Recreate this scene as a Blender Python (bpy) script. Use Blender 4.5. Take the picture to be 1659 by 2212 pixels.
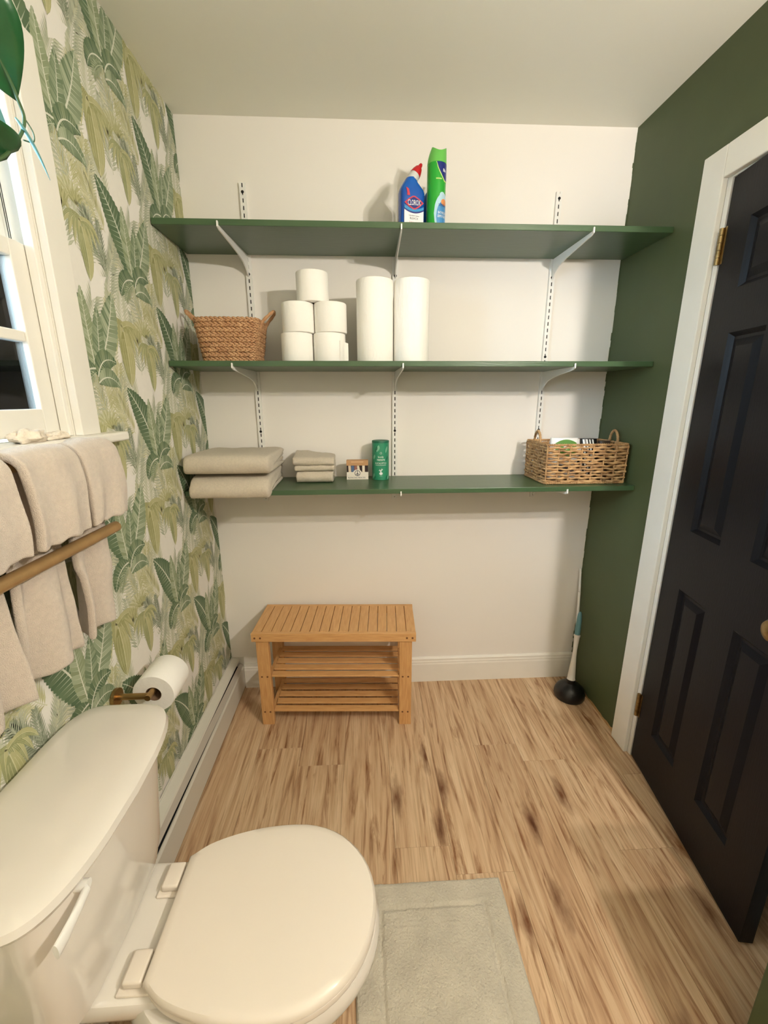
import bpy, bmesh, math, random
from mathutils import Vector, Matrix
random.seed(7)
R = math.radians
for o in list(bpy.data.objects): bpy.data.objects.remove(o)
S = bpy.context.scene
COL = S.collection
W, H, YB = 1.763, 2.44, -2.95            # room width, height, rear wall

# ------------------------------------------------------------------ camera
cam = bpy.data.cameras.new('camera'); camo = bpy.data.objects.new('camera', cam); COL.objects.link(camo)
yaw, pit, rol = 0.0504, -0.26, 0.001 - 0.004
F = Vector((math.sin(yaw)*math.cos(pit), math.cos(yaw)*math.cos(pit), math.sin(pit)))
r0 = Vector((math.cos(yaw), -math.sin(yaw), 0)); u0 = r0.cross(F)
rr = r0*math.cos(rol) + u0*math.sin(rol); uu = u0*math.cos(rol) - r0*math.sin(rol)
M = Matrix((rr, uu, -F)).transposed().to_4x4(); M.translation = (0.6771, -1.9091, 1.4253)
camo.matrix_world = M
cam.sensor_fit = 'VERTICAL'; cam.sensor_height = 24.0; cam.lens = 24.0*912.2/2212; cam.clip_start = 0.02
S.camera = camo

# ------------------------------------------------------------------ world, exposure
wd = bpy.data.worlds.new('world'); S.world = wd; wd.use_nodes = True
wd.node_tree.nodes['Background'].inputs[0].default_value = (0.62, 0.83, 1.0, 1)
wd.node_tree.nodes['Background'].inputs[1].default_value = 21.0
S.view_settings.view_transform = 'Standard'; S.view_settings.look = 'None'
S.view_settings.gamma = 1.0; S.view_settings.use_curve_mapping = False
S.view_settings.exposure = 0.17
BULB = 2100.0                               # emission of the two vanity bulbs
BULB_COL = (1.0, 0.92, 0.83)

# ------------------------------------------------------------------ helpers
def lin(c):
    return tuple(((v/255)/12.92 if v/255 <= .04045 else ((v/255+.055)/1.055)**2.4) for v in c)

class MB:
    def __init__(s): s.v = []; s.f = []; s.c = None
    def add(s, vs, fs):
        n = len(s.v); s.v += [tuple(v) for v in vs]; s.f += [tuple(i+n for i in f) for f in fs]; return s
    def box(s, x0, x1, y0, y1, z0, z1):
        return s.add([(x0,y0,z0),(x1,y0,z0),(x1,y1,z0),(x0,y1,z0),(x0,y0,z1),(x1,y0,z1),(x1,y1,z1),(x0,y1,z1)],
                     [(0,3,2,1),(4,5,6,7),(0,1,5,4),(1,2,6,5),(2,3,7,6),(3,0,4,7)])
    def loft(s, rings, cap=True, closed=False):
        n = len(rings[0]); vs = [p for r in rings for p in r]; fs = []
        m = len(rings)
        for i in range(m if closed else m-1):
            a = i*n; b = ((i+1) % m)*n
            for j in range(n):
                k = (j+1) % n; fs.append((a+j, a+k, b+k, b+j))
        if cap and not closed:
            fs.append(tuple(range(n-1, -1, -1))); fs.append(tuple((m-1)*n+j for j in range(n)))
        return s.add(vs, fs)
    def tube(s, path, r, n=10, cap=True, closed=False):
        P = [Vector(p) for p in path]; rs = r if isinstance(r, (list, tuple)) else [r]*len(P)
        rings = []; prev = None
        for i, p in enumerate(P):
            if closed: t = (P[(i+1) % len(P)]-P[i-1]).normalized()
            else: t = (P[min(i+1, len(P)-1)]-P[max(i-1, 0)]).normalized()
            if prev is None:
                a = Vector((0,0,1)) if abs(t.z) < .9 else Vector((1,0,0)); e = t.cross(a).normalized()
            else: e = (prev - t*prev.dot(t)).normalized()
            prev = e; g = t.cross(e)
            rings.append([p + e*math.cos(2*math.pi*k/n)*rs[i] + g*math.sin(2*math.pi*k/n)*rs[i] for k in range(n)])
        return s.loft(rings, cap, closed)
    def lathe(s, prof, n=32, c=(0,0,0), cap=True):
        return s.loft([[(c[0]+r*math.cos(2*math.pi*k/n), c[1]+r*math.sin(2*math.pi*k/n), c[2]+z) for k in range(n)] for r, z in prof], cap)
    def grid(s, fn, nu, nv, closeu=False):
        vs = [fn(i/(nu if closeu else nu-1), j/(nv-1)) for i in range(nu) for j in range(nv)]; fs = []
        for i in range(nu if closeu else nu-1):
            for j in range(nv-1):
                a = i*nv+j; b = ((i+1) % nu)*nv+j
                fs.append((a, b, b+1, a+1))
        return s.add(vs, fs)
    def xf(s, m): s.v = [tuple(m @ Vector(v)) for v in s.v]; return s

def apply_bevel(me, w, seg=2, ang=30):
    bm = bmesh.new(); bm.from_mesh(me)
    es = [e for e in bm.edges if len(e.link_faces) == 2 and e.calc_face_angle(0) > R(ang)]
    bmesh.ops.bevel(bm, geom=es, offset=w, segments=seg, profile=.5, affect='EDGES', clamp_overlap=True)
    bm.to_mesh(me); bm.free()

ORG = {}
def org(o): return ORG.get(o.name, Vector((0,0,0)))
def build(mb, name, mat, parent=None, bevel=0, seg=2, smooth=False, world=True, fixn=True, label=None, kind=None):
    """link one mesh object; coordinates are world ones unless world=False (then local to the parent)"""
    me = bpy.data.meshes.new(name)
    off = org(parent) if (parent is not None and world) else Vector((0,0,0))
    me.from_pydata([tuple(Vector(v)-off) for v in mb.v], [], mb.f); me.validate()
    if fixn:
        bm = bmesh.new(); bm.from_mesh(me); bmesh.ops.recalc_face_normals(bm, faces=bm.faces); bm.to_mesh(me); bm.free()
    if bevel: apply_bevel(me, bevel, seg)
    if smooth:
        me.polygons.foreach_set('use_smooth', [True]*len(me.polygons))
        try: me.set_sharp_from_angle(angle=R(40 if smooth is True else smooth))
        except Exception: pass
    if mat: me.materials.append(mat)
    o = bpy.data.objects.new(name, me); COL.objects.link(o)
    if parent is not None: o.parent = parent; ORG[o.name] = org(parent)
    if label: o['label'] = label
    if kind: o['kind'] = kind
    return o
def thing(name, label, cat, loc=(0,0,0), rz=0, group=None):
    o = bpy.data.objects.new(name, None); COL.objects.link(o); o.empty_display_size = .05
    o.location = loc; o.rotation_euler = (0, 0, rz); ORG[o.name] = Vector(loc)
    return tag(o, label, cat, group)
def tag(o, label, cat, group=None):
    o['label'] = label; o['category'] = cat
    if group: o['group'] = group
    return o
def struct(o): o['kind'] = 'structure'; return o
def sempty(name, loc=(0,0,0), rz=0):
    o = bpy.data.objects.new(name, None); COL.objects.link(o); o.location = loc; o.rotation_euler = (0,0,rz)
    ORG[o.name] = Vector(loc); o['kind'] = 'structure'; return o
def dup(root, loc, rz=None, label=None, group=None):
    c = root.copy(); COL.objects.link(c); c.location = loc; ORG[c.name] = Vector(loc)
    if rz is not None: c.rotation_euler = (0, 0, rz)
    if label: c['label'] = label
    if group: c['group'] = group
    for ch in list(root.children):
        d = ch.copy(); COL.objects.link(d); d.parent = c
        for g in list(ch.children):
            e = g.copy(); COL.objects.link(e); e.parent = d
    return c
def sring(cx, cy, z, rx, ry, p=2.0, n=40, rot=0):
    out = []
    for k in range(n):
        a = 2*math.pi*k/n; c, s = math.cos(a), math.sin(a)
        x = rx*math.copysign(abs(c)**(2/p), c); y = ry*math.copysign(abs(s)**(2/p), s)
        out.append((cx + x*math.cos(rot)-y*math.sin(rot), cy + x*math.sin(rot)+y*math.cos(rot), z))
    return out
def bez(pts, n=16):
    """Catmull-Rom through pts"""
    P = [Vector(p) for p in pts]; P = [2*P[0]-P[1]] + P + [2*P[-1]-P[-2]]; out = []
    for i in range(1, len(P)-2):
        for k in range(n):
            t = k/n
            out.append(.5*((2*P[i]) + (P[i+1]-P[i-1])*t + (2*P[i-1]-5*P[i]+4*P[i+1]-P[i+2])*t*t + (3*P[i]-P[i-1]-3*P[i+1]+P[i+2])*t**3))
    out.append(P[-2]); return out
def noise(x, y=0, z=0):
    from mathutils import noise as N
    return N.noise(Vector((x, y, z)))

# ------------------------------------------------------------------ materials
def pmat(name, rgb, rough=.5, metal=0, var=0, vs=6, st=(1,1,1), bump=0, bs=80, bst=(1,1,1), coat=0, sheen=0, spec=.5, rgb2=None, det=4, trans=0, sss=0):
    m = bpy.data.materials.new(name); m.use_nodes = True; nt = m.node_tree; b = nt.nodes['Principled BSDF']
    c = lin(rgb) + (1,)
    b.inputs['Base Color'].default_value = c; b.inputs['Roughness'].default_value = rough; b.inputs['Metallic'].default_value = metal
    b.inputs['Specular IOR Level'].default_value = spec; b.inputs['Coat Weight'].default_value = coat; b.inputs['Sheen Weight'].default_value = sheen
    if trans: b.inputs['Transmission Weight'].default_value = trans
    if sss: b.inputs['Subsurface Weight'].default_value = sss; b.inputs['Subsurface Radius'].default_value = (.01,.008,.006); b.inputs['Subsurface Scale'].default_value = 1
    tc = nt.nodes.new('ShaderNodeTexCoord')
    if var or rgb2:
        mp = nt.nodes.new('ShaderNodeMapping'); mp.inputs['Scale'].default_value = st
        nt.links.new(tc.outputs['Object'], mp.inputs[0])
        n = nt.nodes.new('ShaderNodeTexNoise'); n.inputs['Scale'].default_value = vs; n.inputs['Detail'].default_value = det
        nt.links.new(mp.outputs[0], n.inputs['Vector'])
        rp = nt.nodes.new('ShaderNodeValToRGB'); rp.color_ramp.elements[0].position = .3; rp.color_ramp.elements[1].position = .7
        if rgb2: c0, c1 = c, lin(rgb2)+(1,)
        else: c0 = tuple(v*(1-var) for v in c[:3])+(1,); c1 = tuple(min(1, v*(1+var)) for v in c[:3])+(1,)
        rp.color_ramp.elements[0].color = c0; rp.color_ramp.elements[1].color = c1
        nt.links.new(n.outputs['Fac'], rp.inputs[0]); nt.links.new(rp.outputs[0], b.inputs['Base Color'])
    if bump:
        mp = nt.nodes.new('ShaderNodeMapping'); mp.inputs['Scale'].default_value = bst
        nt.links.new(tc.outputs['Object'], mp.inputs[0])
        n = nt.nodes.new('ShaderNodeTexNoise'); n.inputs['Scale'].default_value = bs; n.inputs['Detail'].default_value = 3
        nt.links.new(mp.outputs[0], n.inputs['Vector'])
        bp = nt.nodes.new('ShaderNodeBump'); bp.inputs['Strength'].default_value = bump; bp.inputs['Distance'].default_value = .004
        nt.links.new(n.outputs['Fac'], bp.inputs['Height']); nt.links.new(bp.outputs[0], b.inputs['Normal'])
    return m

def wood_floor():
    m = bpy.data.materials.new('oak_vinyl'); m.use_nodes = True; nt = m.node_tree; b = nt.nodes['Principled BSDF']; L = nt.links.new
    N = nt.nodes.new
    tc = N('ShaderNodeTexCoord'); oi = N('ShaderNodeObjectInfo')
    sc = N('ShaderNodeVectorMath'); sc.operation = 'SCALE'; sc.inputs[0].default_value = (3.1, 17.0, 5.0); L(oi.outputs['Random'], sc.inputs['Scale'])
    ad = N('ShaderNodeVectorMath'); ad.operation = 'ADD'; L(tc.outputs['Object'], ad.inputs[0]); L(sc.outputs[0], ad.inputs[1])
    def nz(scale, s, det=5, dist=0, rough=.55):
        mp = N('ShaderNodeMapping'); mp.inputs['Scale'].default_value = scale; L(ad.outputs[0], mp.inputs[0])
        n = N('ShaderNodeTexNoise'); n.inputs['Scale'].default_value = s; n.inputs['Detail'].default_value = det
        n.inputs['Distortion'].default_value = dist; n.inputs['Roughness'].default_value = rough; L(mp.outputs[0], n.inputs['Vector']); return n.outputs['Fac']
    def ramp(fac, stops):
        r = N('ShaderNodeValToRGB'); e = r.color_ramp.elements
        e[0].position, e[0].color = stops[0][0], stops[0][1]; e[1].position, e[1].color = stops[-1][0], stops[-1][1]
        for p, c in stops[1:-1]: q = e.new(p); q.color = c
        L(fac, r.inputs[0]); return r.outputs[0]
    def mix(f, a, c, mode='MULTIPLY'):
        x = N('ShaderNodeMix'); x.data_type = 'RGBA'; x.blend_type = mode
        if isinstance(f, float): x.inputs[0].default_value = f
        else: L(f, x.inputs[0])
        L(a, x.inputs[6])
        if isinstance(c, tuple): x.inputs[7].default_value = c
        else: L(c, x.inputs[7])
        return x.outputs[2]
    col = lambda c: lin(c)+(1,)
    base = ramp(nz((7.5, .5, 1), 2.6, 5, 2.4), [(.26, col((168,134,102))), (.42, col((204,172,138))), (.56, col((216,188,154))), (.74, col((230,206,174)))])
    fine = ramp(nz((60, 1.4, 1), 3.0, 5, .3), [(.30, col((196,182,166))), (.52, col((255,255,255)))])
    c1 = mix(.55, base, fine)
    dark = ramp(nz((9, .7, 1), 2.0, 6, 3.2, .62), [(.53, (0,0,0,1)), (.70, (1,1,1,1))])
    c2 = mix(dark, c1, col((172,138,110)), 'MULTIPLY')
    # knots: stretched voronoi cells, a few of them dark
    mp = N('ShaderNodeMapping'); mp.inputs['Scale'].default_value = (7.0, 2.3, 1); L(ad.outputs[0], mp.inputs[0])
    vo = N('ShaderNodeTexVoronoi'); vo.voronoi_dimensions = '2D'; vo.inputs['Scale'].default_value = 1.0; L(mp.outputs[0], vo.inputs['Vector'])
    dn = nz((42, 15, 1), 1.0, 4); md = N('ShaderNodeMath'); md.operation = 'MULTIPLY_ADD'; L(dn, md.inputs[0]); md.inputs[1].default_value = .30; L(vo.outputs['Distance'], md.inputs[2])
    kn = ramp(md.outputs[0], [(.14, (1,1,1,1)), (.36, (0,0,0,1))])
    sx = N('ShaderNodeSeparateColor'); L(vo.outputs['Color'], sx.inputs[0])
    gt = N('ShaderNodeMath'); gt.operation = 'GREATER_THAN'; gt.inputs[1].default_value = .74; L(sx.outputs[0], gt.inputs[0])
    km = N('ShaderNodeMath'); km.operation = 'MULTIPLY'; L(kn, km.inputs[0]); L(gt.outputs[0], km.inputs[1])
    c3 = mix(km.outputs[0], c2, col((136,100,74)), 'MULTIPLY')
    tn = ramp(oi.outputs['Random'], [(0, col((238,232,226))), (1, col((255,253,250)))])
    c4 = mix(1.0, c3, tn)
    L(c4, b.inputs['Base Color'])
    b.inputs['Roughness'].default_value = .48; b.inputs['Specular IOR Level'].default_value = .4
    bp = N('ShaderNodeBump'); bp.inputs['Strength'].default_value = .12; bp.inputs['Distance'].default_value = .002
    L(fine, bp.inputs['Height']); L(bp.outputs[0], b.inputs['Normal'])
    return m

def emis(name, rgb, s):
    m = bpy.data.materials.new(name); m.use_nodes = True; nt = m.node_tree; nt.nodes.remove(nt.nodes['Principled BSDF'])
    e = nt.nodes.new('ShaderNodeEmission'); e.inputs[0].default_value = tuple(rgb)+(1,); e.inputs[1].default_value = s
    nt.links.new(e.outputs[0], nt.nodes['Material Output'].inputs[0]); return m
def pane_mat():
    m = bpy.data.materials.new('window_glass'); m.use_nodes = True; nt = m.node_tree; nt.nodes.remove(nt.nodes['Principled BSDF'])
    t = nt.nodes.new('ShaderNodeBsdfTransparent'); g = nt.nodes.new('ShaderNodeBsdfGlossy'); g.inputs['Roughness'].default_value = .02
    t.inputs[0].default_value = (.93,.97,1,1)
    f = nt.nodes.new('ShaderNodeFresnel'); f.inputs[0].default_value = 1.45; x = nt.nodes.new('ShaderNodeMixShader')
    nt.links.new(f.outputs[0], x.inputs[0]); nt.links.new(t.outputs[0], x.inputs[1]); nt.links.new(g.outputs[0], x.inputs[2])
    nt.links.new(x.outputs[0], nt.nodes['Material Output'].inputs[0]); return m
def attr_mat(name, rough=.6, spec=.3):
    m = bpy.data.materials.new(name); m.use_nodes = True; nt = m.node_tree; b = nt.nodes['Principled BSDF']
    a = nt.nodes.new('ShaderNodeAttribute'); a.attribute_name = 'Col'
    nt.links.new(a.outputs['Color'], b.inputs['Base Color']); b.inputs['Roughness'].default_value = rough; b.inputs['Specular IOR Level'].default_value = spec
    return m

M_WALL = pmat('white_wall_paint', (238,233,225), .6, bump=.12, bs=18, spec=.3)
M_CEIL = pmat('ceiling_paint', (244,241,228), .8, bump=.06, bs=30, spec=.2)
M_GREEN = pmat('green_wall_paint', (78,87,57), .55, var=.05, vs=5, bump=.1, bs=25, spec=.35)
M_SHELF = pmat('green_shelf_paint', (66,91,60), .32, var=.05, vs=8, st=(1,6,6), bump=.08, bs=20, bst=(1,10,10))
M_TRIM = pmat('white_trim_paint', (236,232,222), .42, var=.02, vs=9, bump=.05, bs=40)
M_DOOR = pmat('navy_black_door_paint', (15,15,20), .42, bump=.08, bs=30, bst=(8,8,1), spec=.18)
M_PAPER = pmat('wallpaper_ground', (233,229,220), .65, var=.015, vs=60, spec=.25)
M_PRINT = attr_mat('wallpaper_leaf_print', .65, .25)
M_FLOOR = wood_floor()
M_UNDER = pmat('floor_joint', (120,94,70), .7)
M_WHITEMETAL = pmat('white_enamelled_steel', (236,234,228), .35)
M_SLOT = pmat('slot_dark', (14,14,14), .8)
M_BRASS = pmat('brushed_brass', (172,140,96), .36, metal=1, var=.12, vs=40, st=(1,1,8))
M_GOLD = pmat('antique_gold_bar', (172,138,92), .42, metal=.45, var=.1, vs=30)
M_PORC = pmat('porcelain', (224,218,208), .12, coat=.4)
M_SEAT = pmat('toilet_seat_plastic', (226,216,202), .22)
M_PAPERW = pmat('tissue_paper', (246,243,236), .85, bump=.35, bs=55, spec=.15)
M_PT = pmat('embossed_paper_towel', (247,244,236), .85, bump=.5, bs=90, bst=(1,1,.5), spec=.15)
M_CARD = pmat('cardboard_core', (128,100,74), .8)
M_TOWEL = pmat('beige_terry', (218,203,187), .95, bump=.8, bs=620, sheen=.3, spec=.1, var=.05, vs=120)
M_TOWEL2 = pmat('oatmeal_terry', (216,204,184), .95, bump=.8, bs=620, sheen=.2, spec=.1, var=.06, vs=150)
M_RUG = pmat('bath_mat_pile', (196,188,170), .95, bump=1.0, bs=160, sheen=.2, spec=.1, var=.10, vs=14, det=8)
M_RUGL = pmat('bath_mat_groove', (168,156,132), .95, bump=1.0, bs=200, spec=.1)
M_HEAT = pmat('heater_enamel', (216,212,200), .4)
M_BAM = pmat('bamboo', (200,148,92), .42, rgb2=(219,171,114), vs=5, st=(3,30,30))
M_BAMY = pmat('bamboo_crosswise', (200,148,92), .42, rgb2=(219,171,114), vs=5, st=(30,3,30))
M_BAMZ = pmat('bamboo_upright', (198,146,90), .42, rgb2=(216,168,112), vs=5, st=(30,30,3))
M_PLUG = pmat('bench_dowel', (112,72,38), .6)
M_WICK = pmat('seagrass_braid', (168,122,84), .75, rgb2=(200,158,116), vs=60, bump=.4, bs=200)
M_WICK2 = pmat('water_hyacinth_cane', (150,112,74), .7, rgb2=(204,164,114), vs=35, bump=.5, bs=150)
M_WICKD = pmat('basket_inside', (88,62,40), .85)
M_BLACK = pmat('black_rubber', (16,16,18), .35)
M_LEAF = pmat('pothos_leaf', (38,88,48), .3, var=.2, vs=25, coat=.2)
M_STEM = pmat('pothos_stem', (70,96,58), .5)
M_BLEAF = pmat('young_leaf', (108,160,160), .4)

# ================================================================== STRUCTURE
# floor: sub-floor slab with planks on top (each plank its own part)
fl = struct(build(MB().box(-.12, 2.75, YB-.1, .12, -.05, -.0028), 'floor', M_UNDER))
pw = 0.1825
ENDS = {0: -1.02, 1: -.418, 2: -.513, 3: -1.35, 4: -.855, 5: -.944, 6: -.446, 7: -.537, 8: -.90, 9: -.62, 10: -1.2, 11: -.75, 12: -.4, 13: -1.0}
for i in range(-1, 14):
    x0 = .0345 + (i)*pw; x1 = x0+pw
    if x1 > 2.75: break
    e = ENDS.get(i, -.7); cuts = [e - 1.22*k for k in range(-2, 4)]
    cuts = sorted([c for c in cuts if YB < c < .1] + [YB, .1])
    for a, b_ in zip(cuts[:-1], cuts[1:]):
        if b_-a < .02: continue
        g = .0003
        build(MB().box(max(x0, -.1)+g, x1-g, a+g, b_-g, -.0028, 0), 'plank', M_FLOOR, fl, bevel=.0006, seg=1)

struct(build(MB().box(-.12, 2.75, YB-.1, .12, H, H+.06), 'ceiling', M_CEIL))
struct(build(MB().box(-.12, W+.0, 0, .12, 0, H), 'wall_back', M_WALL))
struct(build(MB().box(-.12, W+.12, YB-.1, YB, 0, H), 'wall_rear', M_WALL))
# left wall with window opening
WY0, WY1, WZ0, WZ1 = -1.62, -.857, 1.340, 2.095
mb = MB(); mb.box(-.13, 0, WY1, 0, 0, H); mb.box(-.13, 0, YB, WY0, 0, H); mb.box(-.13, 0, WY0, WY1, 0, WZ0); mb.box(-.13, 0, WY0, WY1, WZ1, H)
wall_left = struct(build(mb, 'wall_left', M_PAPER))
# right wall with door opening
DY0, DY1, DZ = -1.175, -.512, 2.052
mb = MB(); mb.box(W, W+.12, DY1, .12, 0, H); mb.box(W, W+.12, YB, DY0, 0, H); mb.box(W, W+.12, DY0, DY1, DZ, H)
wall_right = struct(build(mb, 'wall_right', M_GREEN))
# torn paint edge down the back corner of the green wall
mb = MB(); zz = 0.0
while zz < H-.02:
    h = random.uniform(.015, .06); w = random.uniform(.000, .0045)
    mb.box(W-w, W, -.0012, 0, zz, min(H, zz+h)); zz += h
build(mb, 'ragged_paint_edge', M_GREEN, wall_right)
# bare strip where the skirting is missing
mb = MB(); pts = []
n = 26
for i in range(n+1):
    y = -.012 - (.42-.012)*i/n
    pts.append((y, .016 + .010*noise(y*23, 3) + .004*noise(y*70, 9)))
vs = []; fs = []
for y, z in pts: vs += [(W-.0015, y, 0.0), (W-.0015, y, z)]
for i in range(n): fs.append((2*i, 2*i+2, 2*i+3, 2*i+1))
mb.add(vs, fs)
build(mb, 'bare_plaster_strip', pmat('bare_plaster', (186,150,104), .8, var=.2, vs=40), wall_right, fixn=False)
# low green wall by the camera, hall beyond the door
struct(build(MB().box(1.50, W, -2.45, -1.342, 0, .88), 'wall_near', M_GREEN, bevel=.004))
struct(build(MB().box(2.62, 2.74, YB, .12, 0, H), 'wall_hall', pmat('hall_paint', (120,112,100), .7)))
struct(build(MB().box(W+.12, 2.62, 0, .12, 0, H), 'wall_hall_end', pmat('hall_end_paint', (120,112,100), .7)))
struct(build(MB().box(W+.12, 2.62, YB-.1, YB, 0, H), 'wall_hall_front', pmat('hall_front_paint', (120,112,100), .7)))

# back baseboard
prof = [(0,0),(-.015,0),(-.015,.100),(-.013,.108),(-.0135,.114),(-.011,.120),(-.011,.130),(-.007,.136),(0,.138)]
rings = [[(x, y, z) for y, z in prof] for x in (.062, W)]
struct(build(MB().loft(rings), 'baseboard_back', M_TRIM))

# wallpaper print ------------------------------------------------------------
DK = (86,108,80); DK2 = (108,126,96); MID = (138,150,116); MID2 = (168,177,148); PALE = (190,193,168); VEIN = (216,217,200)
OL = (150,150,100); OL2 = (176,174,126); OLP = (206,203,166); GR = (116,126,104); GR2 = (160,166,144); WHT = (235,231,224)
rw = random.Random(3)
LEAVES = []      # (list of (poly, colour, sublayer))
def mixc(a, b, t): return tuple(a[i]*(1-t)+b[i]*t for i in range(3))
def curve(b, t, bend, n):
    b = Vector(b); t = Vector(t); d = t-b; nrm = Vector((-d.y, d.x)); c = (b+t)/2 + nrm*bend
    return [(1-s)**2*b + 2*s*(1-s)*c + s*s*t for s in [i/n for i in range(n+1)]]
def frame(P, i):
    d = (P[min(i+1, len(P)-1)]-P[max(i-1, 0)]).normalized(); return d, Vector((-d.y, d.x))
def blade(b, t, w, bend=0, cols=(DK, DK2), vein=VEIN, n=11, sl=.35, stem=0, fat=.75, pale_side=0):
    P = curve(b, t, bend, n); L = (Vector(t)-Vector(b)).length; out = []
    def hw(s): return w/2*max(0.02, math.sin(math.pi*min(1, max(0, s))**fat))**.75
    for side in (-1, 1):
        for i in range(n):
            d0, n0 = frame(P, i); d1, n1 = frame(P, i+1)
            s0, s1 = i/n, (i+1)/n
            o0 = P[i] + n0*side*hw(s0+.02) + d0*sl*hw(s0+.02); o1 = P[i+1] + n1*side*hw(s1) + d1*sl*hw(s1)
            om = (o0+o1)/2 + (n0*side)*w*.035
            k = rw.random(); c = mixc(cols[0], cols[1], k if side > 0 else k*.6+(.4 if pale_side else 0))  # optionally prints one half of the leaf paler
            out.append(([P[i], P[i+1], o1*.96+P[i+1]*.04, om, o0], c, 0))
            if i > 0:
                q = w*.014; e = (o0-P[i]).normalized(); pn = Vector((-e.y, e.x))*q
                out.append(([P[i]-pn, P[i]+pn, P[i]*.12+o0*.88], mixc(c, vein, .65), 1))
    for i in range(n):
        d0, n0 = frame(P, i); d1, n1 = frame(P, i+1); a = w*.035*(1-i/n)+w*.008; b2 = w*.035*(1-(i+1)/n)+w*.008
        out.append(([P[i]-n0*a, P[i]+n0*a, P[i+1]+n1*b2, P[i+1]-n1*b2], vein, 2))
    LEAVES.append(out)
def frond(b, t, bend=0, n=13, ln=.05, wd=.006, cols=(GR, GR2), ang=48, sides=(-1, 1), taper=.55):
    P = curve(b, t, bend, n); out = []
    for i in range(1, n+1):
        d, nn = frame(P, i); s = i/n
        for side in sides:
            a = R(ang*(1-.35*s)) ; e = d*math.cos(a) + nn*side*math.sin(a); l = ln*(math.sin(math.pi*min(1, s*.8+.12)))**taper*(.9+.2*rw.random())
            q = Vector((-e.y, e.x))*wd/2; p = P[i]; drop = Vector((0, -1))*l*.10
            c = mixc(cols[0], cols[1], rw.random())
            out.append(([p, p+e*l*.35+q, p+e*l+drop, p+e*l*.35-q], c, 0))
            out.append(([p, p+e*l*.4+q*.15, p+e*l*.8+drop*.7, p+e*l*.4-q*.25], mixc(c, VEIN, .45), 1))
    for i in range(n):
        d, nn = frame(P, i); out.append(([P[i]-nn*.0012, P[i]+nn*.0012, P[i+1]+nn*.0008, P[i+1]-nn*.0008], mixc(cols[1], VEIN, .3), 2))
    LEAVES.append(out)
def petal(path, w, cols, out, lay=0):
    n = len(path)-1
    for i in range(n):
        d0, n0 = frame(path, i); d1, n1 = frame(path, i+1)
        h0 = w/2*math.sin(math.pi*(.08+.92*i/n))**.7 if i else w*.12; h1 = w/2*max(0, math.sin(math.pi*(.08+.92*(i+1)/n)))**.7
        for sd, c in ((-1, cols[0]), (1, cols[1])):
            c = mixc(c, cols[2], .25*rw.random())
            out.append(([path[i], path[i]+n0*sd*h0, path[i+1]+n1*sd*h1, path[i+1]], c, lay))
        out.append(([path[i]-n0*w*.03, path[i]+n0*w*.03, path[i+1]+n1*w*.02, path[i+1]-n1*w*.02], cols[2], lay+1))
        if i:
            for q in (-.72, -.38, .38, .72):
                out.append(([path[i]+n0*(h0*q-w*.012), path[i]+n0*(h0*q+w*.012), path[i+1]+n1*(h1*q+w*.008), path[i+1]+n1*(h1*q-w*.008)], mixc(cols[1], cols[2], .8), lay+1))
def umbrella(c, r=.085, cols=(OL, OL2, OLP), drop=.10):
    c = Vector(c); out = []
    for k, a in enumerate((-1.0, -.74, -.5, -.26, .22, .46, .7, .95)):
        p1 = c + Vector((a*r*.62, r*.42*(1-abs(a)*.35))); p2 = c + Vector((a*r, -drop*(.35+.75*(1-abs(a)))))
        path = [(1-s)**2*c + 2*s*(1-s)*p1 + s*s*p2 for s in [i/7 for i in range(8)]]
        petal(path, r*.25, cols, out, 2*k)
    LEAVES.append(out)
    out = []
    path = [c + Vector((.006*math.sin(s*3), -.012 - s*(drop*1.38))) for s in [i/8 for i in range(9)]]
    petal(path, r*.62, cols, out, 0); LEAVES.append(out)
def fan(c, r, a0, a1, n, cols):
    c = Vector(c); out = []
    for k in range(n):
        a = R(a0+(a1-a0)*k/(n-1)); e = Vector((math.cos(a), math.sin(a))); l = r*(.8+.25*rw.random())
        path = [c + e*l*s + Vector((0, -1))*l*.14*s*s for s in [i/4 for i in range(5)]]
        petal(path, r*.2, cols, out, 2*(k % 2))
    LEAVES.append(out)
# one repeat of the design (u to the right, v up), back to front
PA = (200,200,176)
for k in range(13):                       # pale background fronds
    bu = .261*((k*.382) % 1)-.05; bv = -.30 + .529*k/13; an = R(90+rw.uniform(-38, 38)); l = rw.uniform(.13, .18)
    c = ((PALE, PA), (OLP, PA), (GR2, PALE), (OL2, OLP))[k % 4]
    frond((bu, bv), (bu+l*math.cos(an), bv+l*math.sin(an)), rw.uniform(-.15, .15), 17, .060, .0085, c, 50)
frond((-.055,.175), (-.075,.325), -.06, 18, .062, .0085, (OL2, OLP), 52)
frond((.0,.15), (.036,.29), .08, 19, .050, .0065, (GR2, OLP), 50)
frond((.06,.14), (-.005,.245), .12, 18, .064, .0065, (OL2, OLP), 55)
frond((.21,-.24), (.25,-.10), -.1, 16, .050, .007, (GR2, PA), 50)
frond((.20,-.06), (.13,.10), .12, 16, .055, .007, (GR2, PALE), 52)
fan((.19,-.10), .07, 20, 160, 9, (OL2, OLP, PALE))
fan((-.05,.16), .05, 30, 150, 8, (OL2, OL, OLP))
fan((.12,.13), .055, 40, 140, 8, (OL2, OLP, PALE))
LEAVES.append([([Vector((-.02,.045)), Vector((-.05,.0)), Vector((-.055,-.05)), Vector((-.03,-.035)), Vector((.005,-.03)), Vector((.015,.005)), Vector((.03,.025)), Vector((.0,.02))], WHT, 0)])
frond((.04,.045), (-.03,.16), .06, 18, .050, .0072, (GR, GR2), 48)
frond((.047,.040), (.105,.16), -.08, 18, .046, .0062, (GR2, PALE), 48)
frond((.03,.03), (.028,.15), .0, 15, .034, .0055, (GR, GR2), 42)
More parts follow.
